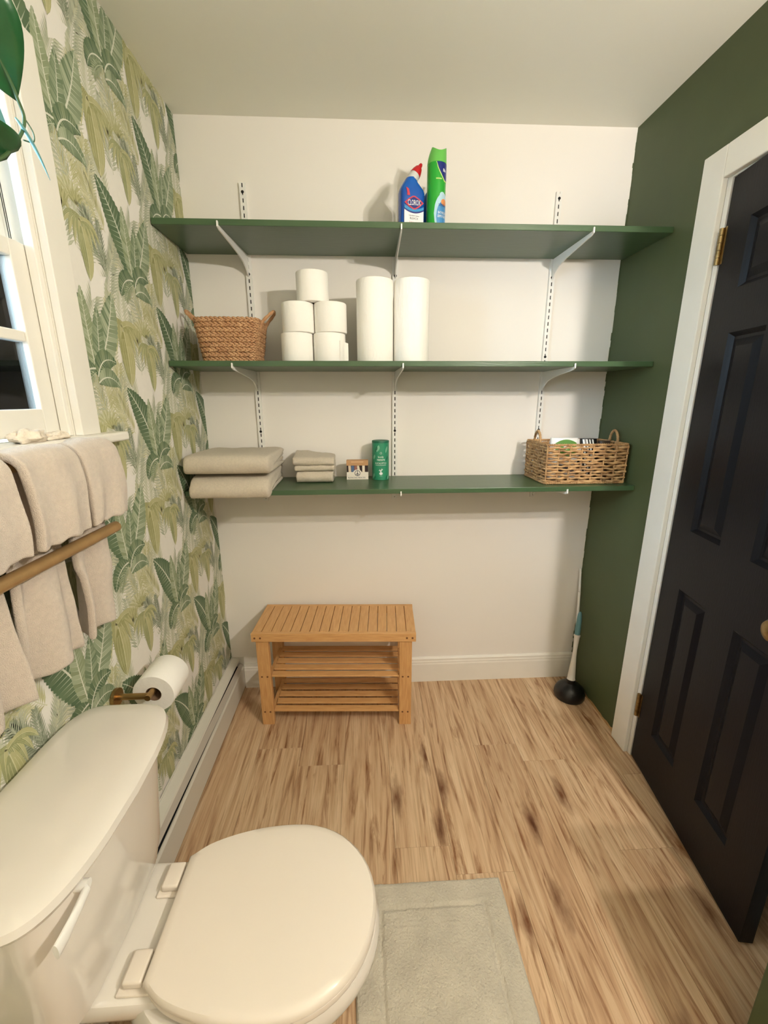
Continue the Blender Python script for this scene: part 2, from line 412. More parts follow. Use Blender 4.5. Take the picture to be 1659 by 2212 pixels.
frond((.10,-.215), (.06,-.09), .1, 16, .045, .007, (GR2, OLP), 50)
umbrella((.078,-.092), .108, (OL, OL2, OLP), .11)
umbrella((.215,-.135), .074, (mixc(OL, MID, .35), OL2, OLP), .088)
fan((.150,-.130), .062, 55, 130, 7, (OL, OL2, OLP))
blade((.18,.035), (.302,.250), .085, -.10, (DK2, MID2), VEIN, 20, .55, pale_side=1)
blade((.18,.035), (.050,.268), .098, -.16, (DK, DK2), VEIN, 20, .45)
blade((.18,.035), (.165,.240), .055, .05, (MID, MID2), VEIN, 18, .6)
blade((.185,.03), (.220,.205), .050, -.04, (DK2, MID2), VEIN, 18, .6)
blade((.18,.03), (.275,.070), .056, .45, (DK, MID), VEIN, 13, .3)
blade((.18,.015), (.280,.005), .048, .40, (DK2, MID2), VEIN, 13, .3)
blade((.175,.05), (.095,-.006), .056, -.35, (DK, MID), VEIN, 13, .3)
frond((.175,.04), (.12,-.01), -.2, 10, .028, .005, (MID, MID2), 50)
PV = []; PC = []; PF = []
RECTS = [(-.805, -.0005, 0.0, H-.0005), (-2.3, -.805, 0.0, 1.335), (-2.3, -.805, 2.12, H-.0005)]
def clip(poly, ax, v, keep):
    out = []
    for i in range(len(poly)):
        a, b = poly[i-1], poly[i]; ia = (a[ax]-v)*keep >= 0; ib = (b[ax]-v)*keep >= 0
        if ia != ib:
            t = (v-a[ax])/(b[ax]-a[ax]); out.append((a[0]+(b[0]-a[0])*t, a[1]+(b[1]-a[1])*t))
        if ib: out.append(b)
    return out
for iu in range(-7, 5):
    for iv in range(-5, 6):
        ou = -.651 + .261*iu; ov = 1.190 + .2645*iu + .529*iv
        if ou < -2.3 or ou > .15 or ov < -.4 or ov > 2.8: continue
        cz = ((iu % 3)*3 + iv % 3)*3e-7
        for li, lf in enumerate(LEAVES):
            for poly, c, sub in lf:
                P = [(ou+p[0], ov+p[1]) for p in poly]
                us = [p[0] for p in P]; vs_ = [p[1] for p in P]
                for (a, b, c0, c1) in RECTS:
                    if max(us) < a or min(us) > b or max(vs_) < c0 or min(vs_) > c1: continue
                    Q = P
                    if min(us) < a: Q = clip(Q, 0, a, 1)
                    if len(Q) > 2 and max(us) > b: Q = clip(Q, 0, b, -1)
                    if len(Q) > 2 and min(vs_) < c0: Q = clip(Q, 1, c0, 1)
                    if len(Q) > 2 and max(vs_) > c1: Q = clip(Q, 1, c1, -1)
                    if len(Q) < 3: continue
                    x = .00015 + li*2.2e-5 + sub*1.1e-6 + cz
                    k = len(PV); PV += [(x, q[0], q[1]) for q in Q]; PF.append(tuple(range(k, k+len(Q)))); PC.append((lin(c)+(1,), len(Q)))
me = bpy.data.meshes.new('leaf_print'); me.from_pydata(PV, [], PF)
ca = me.color_attributes.new('Col', 'FLOAT_COLOR', 'CORNER'); buf = []
for c, k in PC: buf += list(c)*k
ca.data.foreach_set('color', buf); me.materials.append(M_PRINT)
lp = bpy.data.objects.new('leaf_print', me); COL.objects.link(lp); lp.parent = wall_left; lp['kind'] = 'stuff'

# window ---------------------------------------------------------------------
win = sempty('window_1', (0, WY1, WZ0))
build(MB().box(0, .018, WY1-.004, -.790, 1.345, 2.145), 'casing', M_TRIM, win, bevel=.002)
build(MB().box(0, .018, WY0-.070, WY0+.004, 1.345, 2.145), 'casing', M_TRIM, win, bevel=.002)
build(MB().box(0, .018, WY0+.004, WY1-.004, WZ1-.004, 2.145), 'casing_head', M_TRIM, win, bevel=.002)
mb = MB(); mb.box(-.03, .046, WY0-.09, -.712, 1.322, 1.345)
build(mb, 'window_stool', M_TRIM, win, bevel=.006, seg=3)
build(MB().box(0, .016, WY0-.07, -.765, 1.250, 1.322), 'apron', M_TRIM, win, bevel=.003)
mb = MB(); mb.box(-.13, -.0005, WY1-.006, WY1, WZ0, WZ1); mb.box(-.13, -.0005, WY0, WY0+.006, WZ0, WZ1); mb.box(-.13, -.0005, WY0+.006, WY1-.006, WZ1-.006, WZ1)
mb.box(-.13, -.03, WY0+.006, WY1-.006, WZ0, WZ0+.006)
build(mb, 'jamb', M_TRIM, win)
for xa in (-.0235, -.0535, -.0570): build(MB().box(xa-.0012, xa, WY1-.0068, WY1-.0058, WZ0+.01, WZ1-.01), 'weatherstrip', M_SLOT, win)
mb = MB(); mb.box(-.022, -.002, WY1-.020, WY1-.006, WZ0+.006, WZ1-.006); mb.box(-.022, -.002, WY0+.006, WY0+.020, WZ0+.006, WZ1-.006)
build(mb, 'stop_bead', M_TRIM, win, bevel=.002)
M_GLASS = pane_mat()
def sash(name, x0, x1, z0, z1, zr0, zr1, sty, mull, mz):
    s = build(MB().box(x0, x1, WY1-.008-sty, WY1-.008, z0, z1), name, M_TRIM, win, bevel=.002)
    build(MB().box(x0, x1, WY0+.008, WY0+.008+sty, z0, z1), 'stile', M_TRIM, s, bevel=.002)
    ya, yb = WY0+.008+sty, WY1-.008-sty
    build(MB().box(x0, x1, ya, yb, z0, zr0), 'bottom_rail', M_TRIM, s, bevel=.003)
    build(MB().box(x0, x1, ya, yb, zr1, z1), 'top_rail', M_TRIM, s, bevel=.003)
    ym = (ya+yb)/2
    if mz:
        for m0, m1 in ((ya, ym-.011), (ym+.011, yb)): build(MB().box(x0+.004, x1-.004, m0, m1, mz-.011, mz+.011), 'muntin', M_TRIM, s, bevel=.003)
    if mull: build(MB().box(x0+.004, x1-.004, ym-.011, ym+.011, zr0, zr1), 'muntin', M_TRIM, s, bevel=.003)
    xm = (x0+x1)/2
    zs = [zr0, mz, zr1] if mz else [zr0, zr1]; ys = [ya, ym, yb] if mull else [ya, yb]
    for i in range(len(zs)-1):
        for j in range(len(ys)-1):
            build(MB().box(xm-.0015, xm+.0015, ys[j], ys[j+1], zs[i], zs[i+1]), 'pane', M_GLASS, s)
sash('lower_sash', -.052, -.024, WZ0+.012, 1.742, 1.408, 1.708, .052, True, 1.556)
sash('upper_sash', -.092, -.062, 1.712, WZ1-.008, 1.740, WZ1-.05, .030, True, None)
# outside: weathered board fence, daylit from above
fence = thing('board_fence', 'grey weathered upright board fence seen outside through the window', 'fence', (-1.75, .2, -.3))
M_FENCE = pmat('weathered_boards', (96,106,114), .7, var=.35, vs=3, st=(1, 12, .7))
M_FENCE2 = pmat('dark_weathered_boards', (44,50,56), .7, var=.35, vs=3, st=(1, 12, .7))
yy = -2.4; k = 0
while yy < 5.2:
    w = random.uniform(.16, .26)
    build(MB().box(-1.76-.02*(k % 2), -1.74-.02*(k % 2), yy, yy+w-.012, -.3, 1.80+random.uniform(-.03, .03)), 'board', M_FENCE2 if k % 3 == 1 else M_FENCE, fence); yy += w; k += 1
for z in (.2, 1.5): build(MB().box(-1.83, -1.78, -2.4, 5.2, z, z+.08), 'rail', M_FENCE, fence)
struct(build(MB().box(-4, -.13, -4, 6, -.42, -.30), 'ground_outside', pmat('ground', (70,80,60), .9)))

# door -----------------------------------------------------------------------
tr = sempty('trim_1', (W, DY1, 0))
build(MB().box(W-.018, W, -.514, -.424, 0, 2.137), 'casing', M_TRIM, tr, bevel=.003)
build(MB().box(W-.018, W, -1.262, -1.175, 0, 2.137), 'casing', M_TRIM, tr, bevel=.003)
build(MB().box(W-.018, W, -1.175, -.514, 2.050, 2.137), 'casing_head', M_TRIM, tr, bevel=.003)
mb = MB(); mb.box(W+.0005, W+.12, DY1-.018, DY1, 0, DZ); mb.box(W+.0005, W+.12, DY0, DY0+.014, 0, DZ); mb.box(W+.0005, W+.12, DY0+.014, DY1-.018, DZ-.006, DZ)
build(mb, 'jamb', M_TRIM, tr)
build(MB().box(W+.04, W+.052, DY1-.032, DY1-.018, 0, DZ-.006), 'stop', M_TRIM, tr)
ang = R(-90-8.77)
door = sempty('door_1', (W, -.536, 0), ang)        # local x runs from the hinge to the free edge, local -y faces the room
DW, DT = .629, .035
# face with recessed panels: thickness lies towards +y local (away from the room)
PX = [(.105, .250), (.372, .517)]; PZ = [(.20, .80), (1.005, 1.61), (1.73, 1.91)]
core = MB().box(.002, DW, .012, .023, .012, 2.042); build(core, 'core', M_DOOR, door, world=False)
for fy0, fy1, sgn in ((0, .012, -1), (.023, DT, 1)):
    mb = MB()
    xs = [.002, PX[0][0], PX[0][1], PX[1][0], PX[1][1], DW]; zs = [.012, PZ[0][0], PZ[0][1], PZ[1][0], PZ[1][1], PZ[2][0], PZ[2][1], 2.042]
    for a in (0, 2, 4): mb.box(xs[a], xs[a+1], fy0, fy1, .012, 2.042)
    for a in (1, 3):
        for c in (0, 2, 4, 6): mb.box(xs[a], xs[a+1], fy0, fy1, zs[c], zs[c+1])
    build(mb, 'frame_face', M_DOOR, door, world=False)
    for (a, b) in PX:
        for (c, d) in PZ:
            fy = fy0 if sgn < 0 else fy1; yin = .0118 if sgn < 0 else .0232
            o1, o2, o3 = .006, .020, .040
            def rect(o, y): return [(a+o, y, c+o), (b-o, y, c+o), (b-o, y, d-o), (a+o, y, d-o)]
            y_face = fy - sgn*0.0; y_deep = yin
            y_mid = fy + (yin-fy)*.15
            rings = [rect(0, y_face), rect(o1, fy+(yin-fy)*.55), rect(o1+.006, y_deep), rect(o2, y_deep), rect(o3, y_mid)]
            p = MB().loft(rings, cap=False); p.add(rings[-1], [(0,1,2,3)])
            build(p, 'panel', M_DOOR, door, world=False, fixn=False)
M_HINGE = pmat('hinge_brass', (150,128,88), .35, metal=1, var=.3, vs=60)
for z in (1.866, .247):
    h = MB()
    for i in range(5): h.tube([(-.004, -.006, z-.05+i*.02), (-.004, -.006, z-.05+i*.02+.0188)], .0065, 10)
    h.box(.0, .012, -.0012, .0, z-.05, z+.05)
    build(h, 'hinge', M_HINGE, door, world=False, smooth=True, label='brass butt hinge')
k = MB().lathe([(.0,0),(.031,0),(.032,.004),(.028,.008),(.012,.012),(.010,.030),(.016,.036),(.026,.044),(.028,.054),(.024,.062),(.012,.067),(.0,.068)], 24, cap=False)
k.xf(Matrix.Translation((.555, 0, .90)) @ Matrix.Rotation(R(90), 4, 'X'))
build(k, 'knob', M_HINGE, door, world=False, smooth=True, label='round brass door knob')

# ================================================================== LIGHT FITTING
vl = thing('vanity_light', 'two-globe wall light bar high on the green wall', 'wall light', (W, -1.90, 2.02))
build(MB().box(W-.022, W, -2.10, -1.70, 1.985, 2.055), 'backplate', M_BRASS, vl, bevel=.004)
M_BULB = emis('warm_bulb', BULB_COL, BULB)
for y in (-1.77, -2.03):
    a = build(MB().tube([(W-.022, y, 2.02), (W-.05, y, 2.02)], .014, 14), 'socket', M_BRASS, vl, smooth=True)
    g = MB().lathe([(.0001,-.022),(.0084,-.0204),(.0157,-.0152),(.0204,-.0079),(.022,0),(.0204,.0079),(.0157,.0152),(.0084,.0204),(.0001,.022)], 20)
    g.xf(Matrix.Translation((W-.071, y, 2.02)))
    build(g, 'globe_bulb', M_BULB, a, smooth=True)

# ================================================================== SHELVING
SX = [.235, .822, 1.472]; SZ = [1.998, 1.560, 1.090]; SH = .019
SN = ['top', 'middle', 'lowest']
for z, nm in zip(SZ, SN):
    lab = {'top': 'long green painted shelf board with two cleaning products standing on it', 'middle': 'long green painted shelf board holding the stacked paper rolls', 'lowest': 'long green painted shelf board holding the folded towels and the open-weave basket'}[nm]
    tag(build(MB().box(.003, W-.002, -.306, -.012, z-SH, z), 'wall_shelf', M_SHELF, bevel=.0015), lab, 'shelf', 'green wall shelves')
STN = ['next to the leafy wallpaper', 'between the other two', 'nearest the green wall']
for i, x in enumerate(SX):
    zt = [2.226, 1.985, 2.218][i]
    st = thing('shelf_standard', 'white slotted metal shelf standard ' + STN[i], 'shelf standard', (x, 0, .982), group='slotted shelf standards')
    mb = MB(); mb.box(x-.0115, x-.0022, -.011, 0, .982, zt); mb.box(x+.0022, x+.0115, -.011, 0, .982, zt); mb.box(x-.0022, x+.0022, -.007, 0, .982, zt)
    z = .99; 
    while z < zt-.01: mb.box(x-.0022, x+.0022, -.011, -.007, z+.0145, min(z+.0254, zt)); z += .0254
    build(mb, 'channel', M_WHITEMETAL, st)
    sl = MB(); z = .99
    while z < zt-.012: sl.box(x-.0021, x+.0021, -.0085, -.0068, z, z+.0145); z += .0254
    build(sl, 'slots', M_SLOT, st, kind='stuff')
    for kz in (2.194, 1.911, 1.602, 1.292):
        if kz < zt: build(MB().tube([(x, -.0105, kz), (x, -.0122, kz)], .0055, 12), 'screw_hole', M_SLOT, st)
skew = [[.018, .003, -.004], [.012, -.006, .010], [.0, -.002, -.012]]
for j, (z, nm) in enumerate(zip(SZ, SN)):
    for i, x in enumerate(SX):
        zb = z-SH
        pf = [(-.011, zb), (-.308, zb), (-.308, zb+.009), (-.3145, zb+.011), (-.3155, zb-.006), (-.30, zb-.012), (-.20, zb-.021), (-.12, zb-.030), (-.07, zb-.040), (-.04, zb-.054), (-.022, zb-.070), (-.011, zb-.078)]
        mb = MB(); t = .0022
        rings = []
        for sx in (-t, t): rings.append([(sx - skew[j][i]*(-y/.3), y, zz-zb) for y, zz in pf])
        mb.loft(rings)
        b = build(mb, 'shelf_bracket', M_WHITEMETAL)
        b.location = (x, 0, zb)
        tag(b, 'white metal bracket under the %s green shelf on the standard %s' % (nm, STN[i]), 'bracket', 'shelf brackets')

# ================================================================== ITEMS ON THE TOP SHELF
def text_polys(s, width=None, height=None):
    cu = bpy.data.curves.new('t', 'FONT'); cu.body = s; cu.align_x = 'CENTER'; cu.resolution_u = 2
    o = bpy.data.objects.new('t', cu); COL.objects.link(o); bpy.context.view_layer.update()
    me = bpy.data.meshes.new_from_object(o.evaluated_get(bpy.context.evaluated_depsgraph_get()))
    vs = [tuple(v.co) for v in me.vertices]; fs = [tuple(p.vertices) for p in me.polygons]
    bpy.data.objects.remove(o); bpy.data.curves.remove(cu); bpy.data.meshes.remove(me)
    x0 = min(v[0] for v in vs); x1 = max(v[0] for v in vs); y0 = min(v[1] for v in vs); y1 = max(v[1] for v in vs)
    sx = (width/(x1-x0)) if width else None; sy = (height/(y1-y0)) if height else None
    sx = sx or sy; sy = sy or sx
    return [((v[0]-(x0+x1)/2)*sx, (v[1]-(y0+y1)/2)*sy) for v in vs], fs
def flat_text(s, f, width, height, name, mat, parent, world=False):
    vs, fs = text_polys(s, width, height); mb = MB().add([f(u, v) for u, v in vs], fs)
    return build(mb, name, mat, parent, world=world, fixn=False)
def shape(pts, f, name, mat, parent, sub=1):
    mb = MB().add([f(u, v) for u, v in pts], [tuple(range(len(pts)))]); return build(mb, name, mat, parent, world=False, fixn=False)
def strip_shape(fn_lo, fn_hi, us, f, name, mat, parent):
    mb = MB(); n = len(us); mb.add([f(u, fn_lo(u)) for u in us] + [f(u, fn_hi(u)) for u in us], [(i, i+1, n+i+1, n+i) for i in range(n-1)])
    return build(mb, name, mat, parent, world=False, fixn=False)

M_BLUE = pmat('blue_plastic', (18,94,184), .25, rgb2=(10,58,150), vs=9)
M_NAVY = pmat('navy_print', (20,38,120), .3); M_REDP = pmat('red_cap_plastic', (186,18,30), .3); M_RED = pmat('red_print', (196,52,70), .35)
M_WHP = pmat('white_print', (240,240,238), .4); M_GREYP = pmat('grey_collar', (206,206,202), .4)
M_LBLUE = pmat('sky_blue_print', (40,140,196), .3); M_DKTXT = pmat('dark_print', (44,52,70), .5)
def bleach(loc, rz, label, full=True):
    t = thing('bleach_bottle', label, 'bottle', loc, rz, 'bleach bottles')
    prof = [(0, .040, .022, 0), (.004, .043, .025, 0), (.10, .044, .026, 0), (.120, .0445, .026, 0), (.130, .042, .025, -.001), (.142, .034, .023, -.003), (.152, .026, .021, -.004), (.160, .0215, .0195, -.003), (.166, .019, .0185, -.001)]
    build(MB().loft([sring(cx, 0, z, rx, ry, 4.0 if z < .125 else max(2.0, 4-(z-.125)*50), 44) for z, rx, ry, cx in prof]), 'body', M_BLUE, t, world=False, smooth=True)
    ax = Vector((.56, 0, .83)).normalized(); T = Matrix.Translation((-.002, 0, .158)) @ Vector((0,0,1)).rotation_difference(ax).to_matrix().to_4x4()
    build(MB().lathe([(.018,-.002),(.0185,.006),(.0182,.020),(.0175,.027)], 28).xf(T), 'collar', M_GREYP, t, world=False, smooth=True)
    build(MB().lathe([(.0185,.0265),(.0185,.030),(.0165,.040),(.0125,.051),(.0118,.052),(.0075,.054),(.0062,.064),(.0045,.0685),(.002,.070)], 28).xf(T), 'cap', M_REDP, t, world=False, smooth=True)
    if not full: return t
    fr = lambda u, v: (u, -.0266, v)
    fr2 = lambda u, v: (u, -.0270, v); fr3 = lambda u, v: (u, -.0274, v); fr4 = lambda u, v: (u, -.0278, v)
    lab = strip_shape(lambda u: .004, lambda u: .056+.30*u*u/.04*1.0, [(-.036+.072*i/12) for i in range(13)], fr, 'lower_label', M_WHP, t)
    strip_shape(lambda u: .053+.30*u*u/.04, lambda u: .058+.30*u*u/.04, [(-.036+.072*i/12) for i in range(13)], fr2, 'label_band', M_NAVY, t)
    strip_shape(lambda u: .058+.30*u*u/.04, lambda u: .066+.30*u*u/.04, [(-.036+.072*i/12) for i in range(13)], fr2, 'label_band', M_LBLUE, t)
    dia = lambda s: [(-.036*s, 0), (-.020*s, .012*s), (-.004*s, .0205*s), (.004*s, .0205*s), (.020*s, .012*s), (.036*s, 0), (.020*s, -.012*s), (.004*s, -.0205*s), (-.004*s, -.0205*s), (-.020*s, -.012*s)]
    tilt = R(3); rotp = lambda P, c: [(c[0]+u*math.cos(tilt)-v*math.sin(tilt), c[1]+u*math.sin(tilt)+v*math.cos(tilt)) for u, v in P]
    shape(rotp(dia(1), (.0, .085)), fr3, 'emblem', M_RED, t); shape(rotp(dia(.80), (.0, .085)), fr4, 'emblem_field', M_NAVY, t)
    f5 = lambda u, v: (u*math.cos(tilt)-v*math.sin(tilt), -.0282, .085+u*math.sin(tilt)+v*math.cos(tilt))
    flat_text('CLOROX', f5, .047, .0165, 'lettering', M_WHP, t)
    flat_text('Toilet Bowl Cleaner', lambda u, v: (u, -.0272, .046+v), .040, .0042, 'lettering', M_DKTXT, t)
    flat_text('BLEACH', lambda u, v: (u, -.0272, .0375+v), .030, .0068, 'lettering', M_DKTXT, t)
    flat_text('2 in 1 action', lambda u, v: (u, -.0272, .026+v), .034, .005, 'lettering', M_RED, t)
    shape([(-.020, .0185), (.020, .0185), (.020, .0195), (-.020, .0195)], lambda u, v: (u, -.0272, v), 'printed_line', M_RED, t)
    shape([(-.030, .133), (-.020, .1285), (-.015, .110), (-.026, .109), (-.026, .118)], lambda u, v: (u, -.0272, v-.004), 'red_tag', M_RED, t)
    return t
bleach((.862, -.205, SZ[0]), R(16), 'blue bleach bottle with red angled cap standing in front of the white wall')
bleach((.948, -.105, SZ[0]), R(-20), 'second blue bottle mostly hidden behind the bright green spray can', False)

M_CANG = pmat('can_green', (40,164,52), .25); M_CAPG = pmat('cap_green', (104,190,84), .35); M_BLUEL = pmat('can_blue', (70,140,196), .3)
M_PALEB = pmat('can_pale_blue', (178,214,228), .35); M_ORAN = pmat('can_orange', (214,140,84), .4); M_LIME = pmat('can_lime', (196,226,130), .4)
can = thing('spray_can', 'tall bright green aerosol can with blue label print beside the bleach bottle', 'spray can', (.950, -.20, SZ[0]))
cr = .0328
build(MB().lathe([(.030,0),(.0325,.002),(cr,.005),(cr,.205),(.0325,.212)], 44), 'body', M_CANG, can, world=False, smooth=True)
rings = []
for s in [i/10 for i in range(11)]:
    rg = []
    for k in range(44):
        a = 2*math.pi*k/44; rr_ = .0332*(1-.24*s**1.7); cx = .0065*s**1.7
        zt = .252 + .0075*math.cos(2*a) - .001*math.cos(a)
        rg.append((cx+rr_*math.cos(a), rr_*math.sin(a), .209 + (zt-.209)*s))
    rings.append(rg)
rings.append([(.0065+.018*math.cos(2*math.pi*k/44), .018*math.sin(2*math.pi*k/44), .244) for k in range(44)])
build(MB().loft(rings), 'cap', M_CAPG, can, world=False, smooth=True)
def cyl(r, a0, z0, e=.0004):
    return lambda u, v: ((r+e)*math.sin(u/r+a0), -(r+e)*math.cos(u/r+a0), z0+v)
us = [(-.032+.064*i/24) for i in range(25)]
fc = cyl(cr, R(52), 0)
def ell(lo, r, cu, cv, ru, rv, e, name, mat):
    us_ = [cu-ru+2*ru*i/24 for i in range(25)]; f = cyl(cr, lo, 0, e)
    g = lambda u: rv*math.sqrt(max(0, 1-((u-cu)/ru)**2))
    return strip_shape(lambda u: cv-g(u), lambda u: cv+g(u), us_, f, name, mat, can)
A = R(36)
strip_shape(lambda u: max(.165, .207-abs(u+.0)*0 - (.045*max(0, 1-(u+.036)/.036)**0 if False else 0)) if False else .207-.055*min(1, max(0, (u+.026)/.03))**.6, lambda u: .2075, [(-.028+.05*i/20) for i in range(21)], cyl(cr, A, 0, .0006), 'lime_edge', M_LIME, can)
strip_shape(lambda u: .207-.051*min(1, max(0, (u+.024)/.03))**.6, lambda u: .2075, [(-.0255+.05*i/20) for i in range(21)], cyl(cr, A, 0, .0009), 'blue_corner', M_NAVY, can)
for q in (-.004, 0, .004): strip_shape(lambda u: .180, lambda u: .190-abs(u)*.6, [q+.002, q+.0033, q+.0046], cyl(cr, A, 0, .0012), 'white_mark', M_WHP, can)
ell(A, 0, .004, .055, .036, .062, .0005, 'pale_foam', M_PALEB); ell(A, 0, .006, .045, .030, .050, .0008, 'blue_field', M_BLUEL)
ell(A, 0, -.002, .108, .012, .012, .0008, 'foam_bubble', M_PALEB); ell(A, 0, .006, .090, .014, .010, .0011, 'orange_patch', M_ORAN)
flat_text('SCRUBBING', cyl(cr, A, .080, .0014), .034, .008, 'lettering', M_NAVY, can)
flat_text('BATHROOM', cyl(cr, A, .057, .0012), .036, .008, 'lettering', M_WHP, can)
flat_text('GRIME FIGHTER', cyl(cr, A, .046, .0012), .040, .008, 'lettering', M_WHP, can)
strip_shape(lambda u: .1565, lambda u: .1600+.0012*math.sin(u*1900), [(-.010+.020*i/24) for i in range(25)], cyl(cr, R(6), 0, .0006), 'printed_line', M_LIME, can)
strip_shape(lambda u: .002+.0, lambda u: .002+.03*max(0, (.012-u)/.03), [(-.018+.03*i/10) for i in range(11)], cyl(cr, R(22), 0, .0005), 'lime_edge', M_LIME, can)

# ================================================================== ITEMS ON THE MIDDLE SHELF
z1 = SZ[1]
def roll(name, label, cat, loc, r, h, core, mat, group):
    t = thing(name, label, cat, loc, random.uniform(0, 6), group)
    n = 40
    prof = [(core, .0), (r-.004, 0), (r-.0012, .0015), (r, .005), (r, h-.005), (r-.0012, h-.0015), (r-.004, h), (core, h)]
    rings = []
    for rad, z in prof: rings.append([((rad*(1+.006*math.sin(3*2*math.pi*k/n+z*9)))*math.cos(2*math.pi*k/n), (rad*(1+.006*math.sin(2*2*math.pi*k/n+1)))*math.sin(2*math.pi*k/n), z) for k in range(n)])
    build(MB().loft(rings, closed=True), 'paper', mat, t, world=False, smooth=True)
    build(MB().loft([[(rad*math.cos(2*math.pi*k/24), rad*math.sin(2*math.pi*k/24), z) for k in range(24)] for rad, z in ((core, .001), (core, h-.001), (core-.0015, h-.001), (core-.0015, .001))], closed=True), 'core', M_CARD, t, world=False, smooth=True)
    return t
tp = [((.440, -.200), 0, 'bottom toilet paper roll of the stack beside the braided basket'), ((.560, -.200), 0, 'bottom toilet paper roll of the stack beside the paper towels, its loose end sticking out'),
      ((.448, -.200), 1, 'upper toilet paper roll of the stack beside the braided basket'), ((.567, -.200), 1, 'upper toilet paper roll of the stack beside the paper towels'),
      ((.504, -.196), 2, 'single toilet paper roll on top of the pile on the shelf')]
for (x, y), lv, lab in tp:
    t = roll('toilet_paper_roll', lab, 'toilet paper', (x, y, z1+.1035*lv), .0595 if lv < 2 else .0585, .103, .021, M_PAPERW, 'toilet paper rolls on the shelf')
    if lv == 0 and x > .5:
        t.rotation_euler = (0, 0, 0)
        mb = MB().grid(lambda a, b: (.040+.030*a, -.046+.012*math.sin(a*2)+.03*a, .002+(.074)*b+.006*a*math.sin(b*5)), 6, 6)
        build(mb, 'loose_sheet', M_PAPERW, t, world=False, fixn=False, smooth=True)
roll('paper_towel_roll', 'tall white paper towel roll standing next to the toilet paper pile', 'paper towels', (.731, -.205, z1), .0680, .284, .021, M_PT, 'paper towel rolls')
roll('paper_towel_roll', 'tall white paper towel roll with bare wall beside it', 'paper towels', (.868, -.205, z1), .0665, .284, .021, M_PT, 'paper towel rolls')

# braided basket
bk = thing('braided_basket', 'brown braided seagrass basket with two upright loop handles', 'basket', (.193, -.165, z1))
def brect(z):                              # half sizes at a height
    s = z/.15; return .094+.022*s, .085+.016*s
def rr_pt(a, hx, hy, p=5.0):
    c, s = math.cos(a), math.sin(a); return hx*math.copysign(abs(c)**(2/p), c), hy*math.copysign(abs(s)**(2/p), s)
def perim(hx, hy, n, p=5.0):
    pts = [rr_pt(2*math.pi*k/720, hx, hy, p) for k in range(721)]; d = [0]
    for i in range(720): d.append(d[-1]+math.dist(pts[i], pts[i+1]))
    out = []; j = 0
    for k in range(n):
        t = d[-1]*k/n
        while d[j+1] < t: j += 1
        f = (t-d[j])/(d[j+1]-d[j]+1e-9); p0, p1 = pts[j], pts[j+1]
        nx, ny = p1[1]-p0[1], -(p1[0]-p0[0]); l = math.hypot(nx, ny) or 1
        out.append((p0[0]+(p1[0]-p0[0])*f, p0[1]+(p1[1]-p0[1])*f, nx/l, ny/l))
    return out
def lozenge(mb, c, along, up, out_, l, w, t):
    ring = []; ns, nr = 5, 6; rings = []
    for i in range(ns+1):
        s = -1+2*i/ns; rad = math.sqrt(max(0.0, 1-s*s))*.95+.05
        rings.append([c + along*(s*l/2) + up*(math.cos(2*math.pi*k/nr)*w/2*rad) + out_*(math.sin(2*math.pi*k/nr)*t/2*rad) for k in range(nr)])
    mb.loft(rings)
rows = 9; rh = .15/rows
for rI in range(rows):
    z = rh*(rI+.5); hx, hy = brect(z); n = int(2*(hx+hy)*2/.0175)
    mb = MB()
    for k, (x, y, nx, ny) in enumerate(perim(hx, hy, n)):
        tg = Vector((-ny, nx, 0)); o_ = Vector((nx, ny, .12)).normalized()
        for sgn in (1, -1):
            al = (tg + Vector((0,0,1))*(-.42*sgn)).normalized(); up = al.cross(o_)
            c = Vector((x, y, z + sgn*rh*.23)) + tg*(sgn*.004) + Vector((random.uniform(-.001,.001), random.uniform(-.001,.001), random.uniform(-.0006,.0006)))
            lozenge(mb, c, al, up, o_, .0235, .0105, .0125)
    build(mb, 'braid_row', M_WICK, bk, world=False, smooth=60)
mb = MB().loft([[(x*.965, y*.965, zz) for x, y, _, _ in perim(*brect(zz), 60)] for zz in (.002, .145)], cap=False)
mb.add([(x*.96, y*.96, .003) for x, y, _, _ in perim(*brect(0), 60)], [tuple(range(60))])
build(mb, 'lining', M_WICKD, bk, world=False, fixn=False)
for sx in (-1, 1):
    hx = .113*sx
    lp = bez([(hx*.97, -.038, .112), (hx*1.10, -.036, .146), (hx*1.36, -.022, .176), (hx*1.42, 0, .185), (hx*1.36, .022, .176), (hx*1.10, .036, .146), (hx*.97, .038, .112)], 8)
    rad = [.0058+.0006*math.sin(i*1.3) for i in range(len(lp))]
    build(MB().tube(lp, rad, 8), 'handle', M_WICK, bk, world=False, smooth=True)

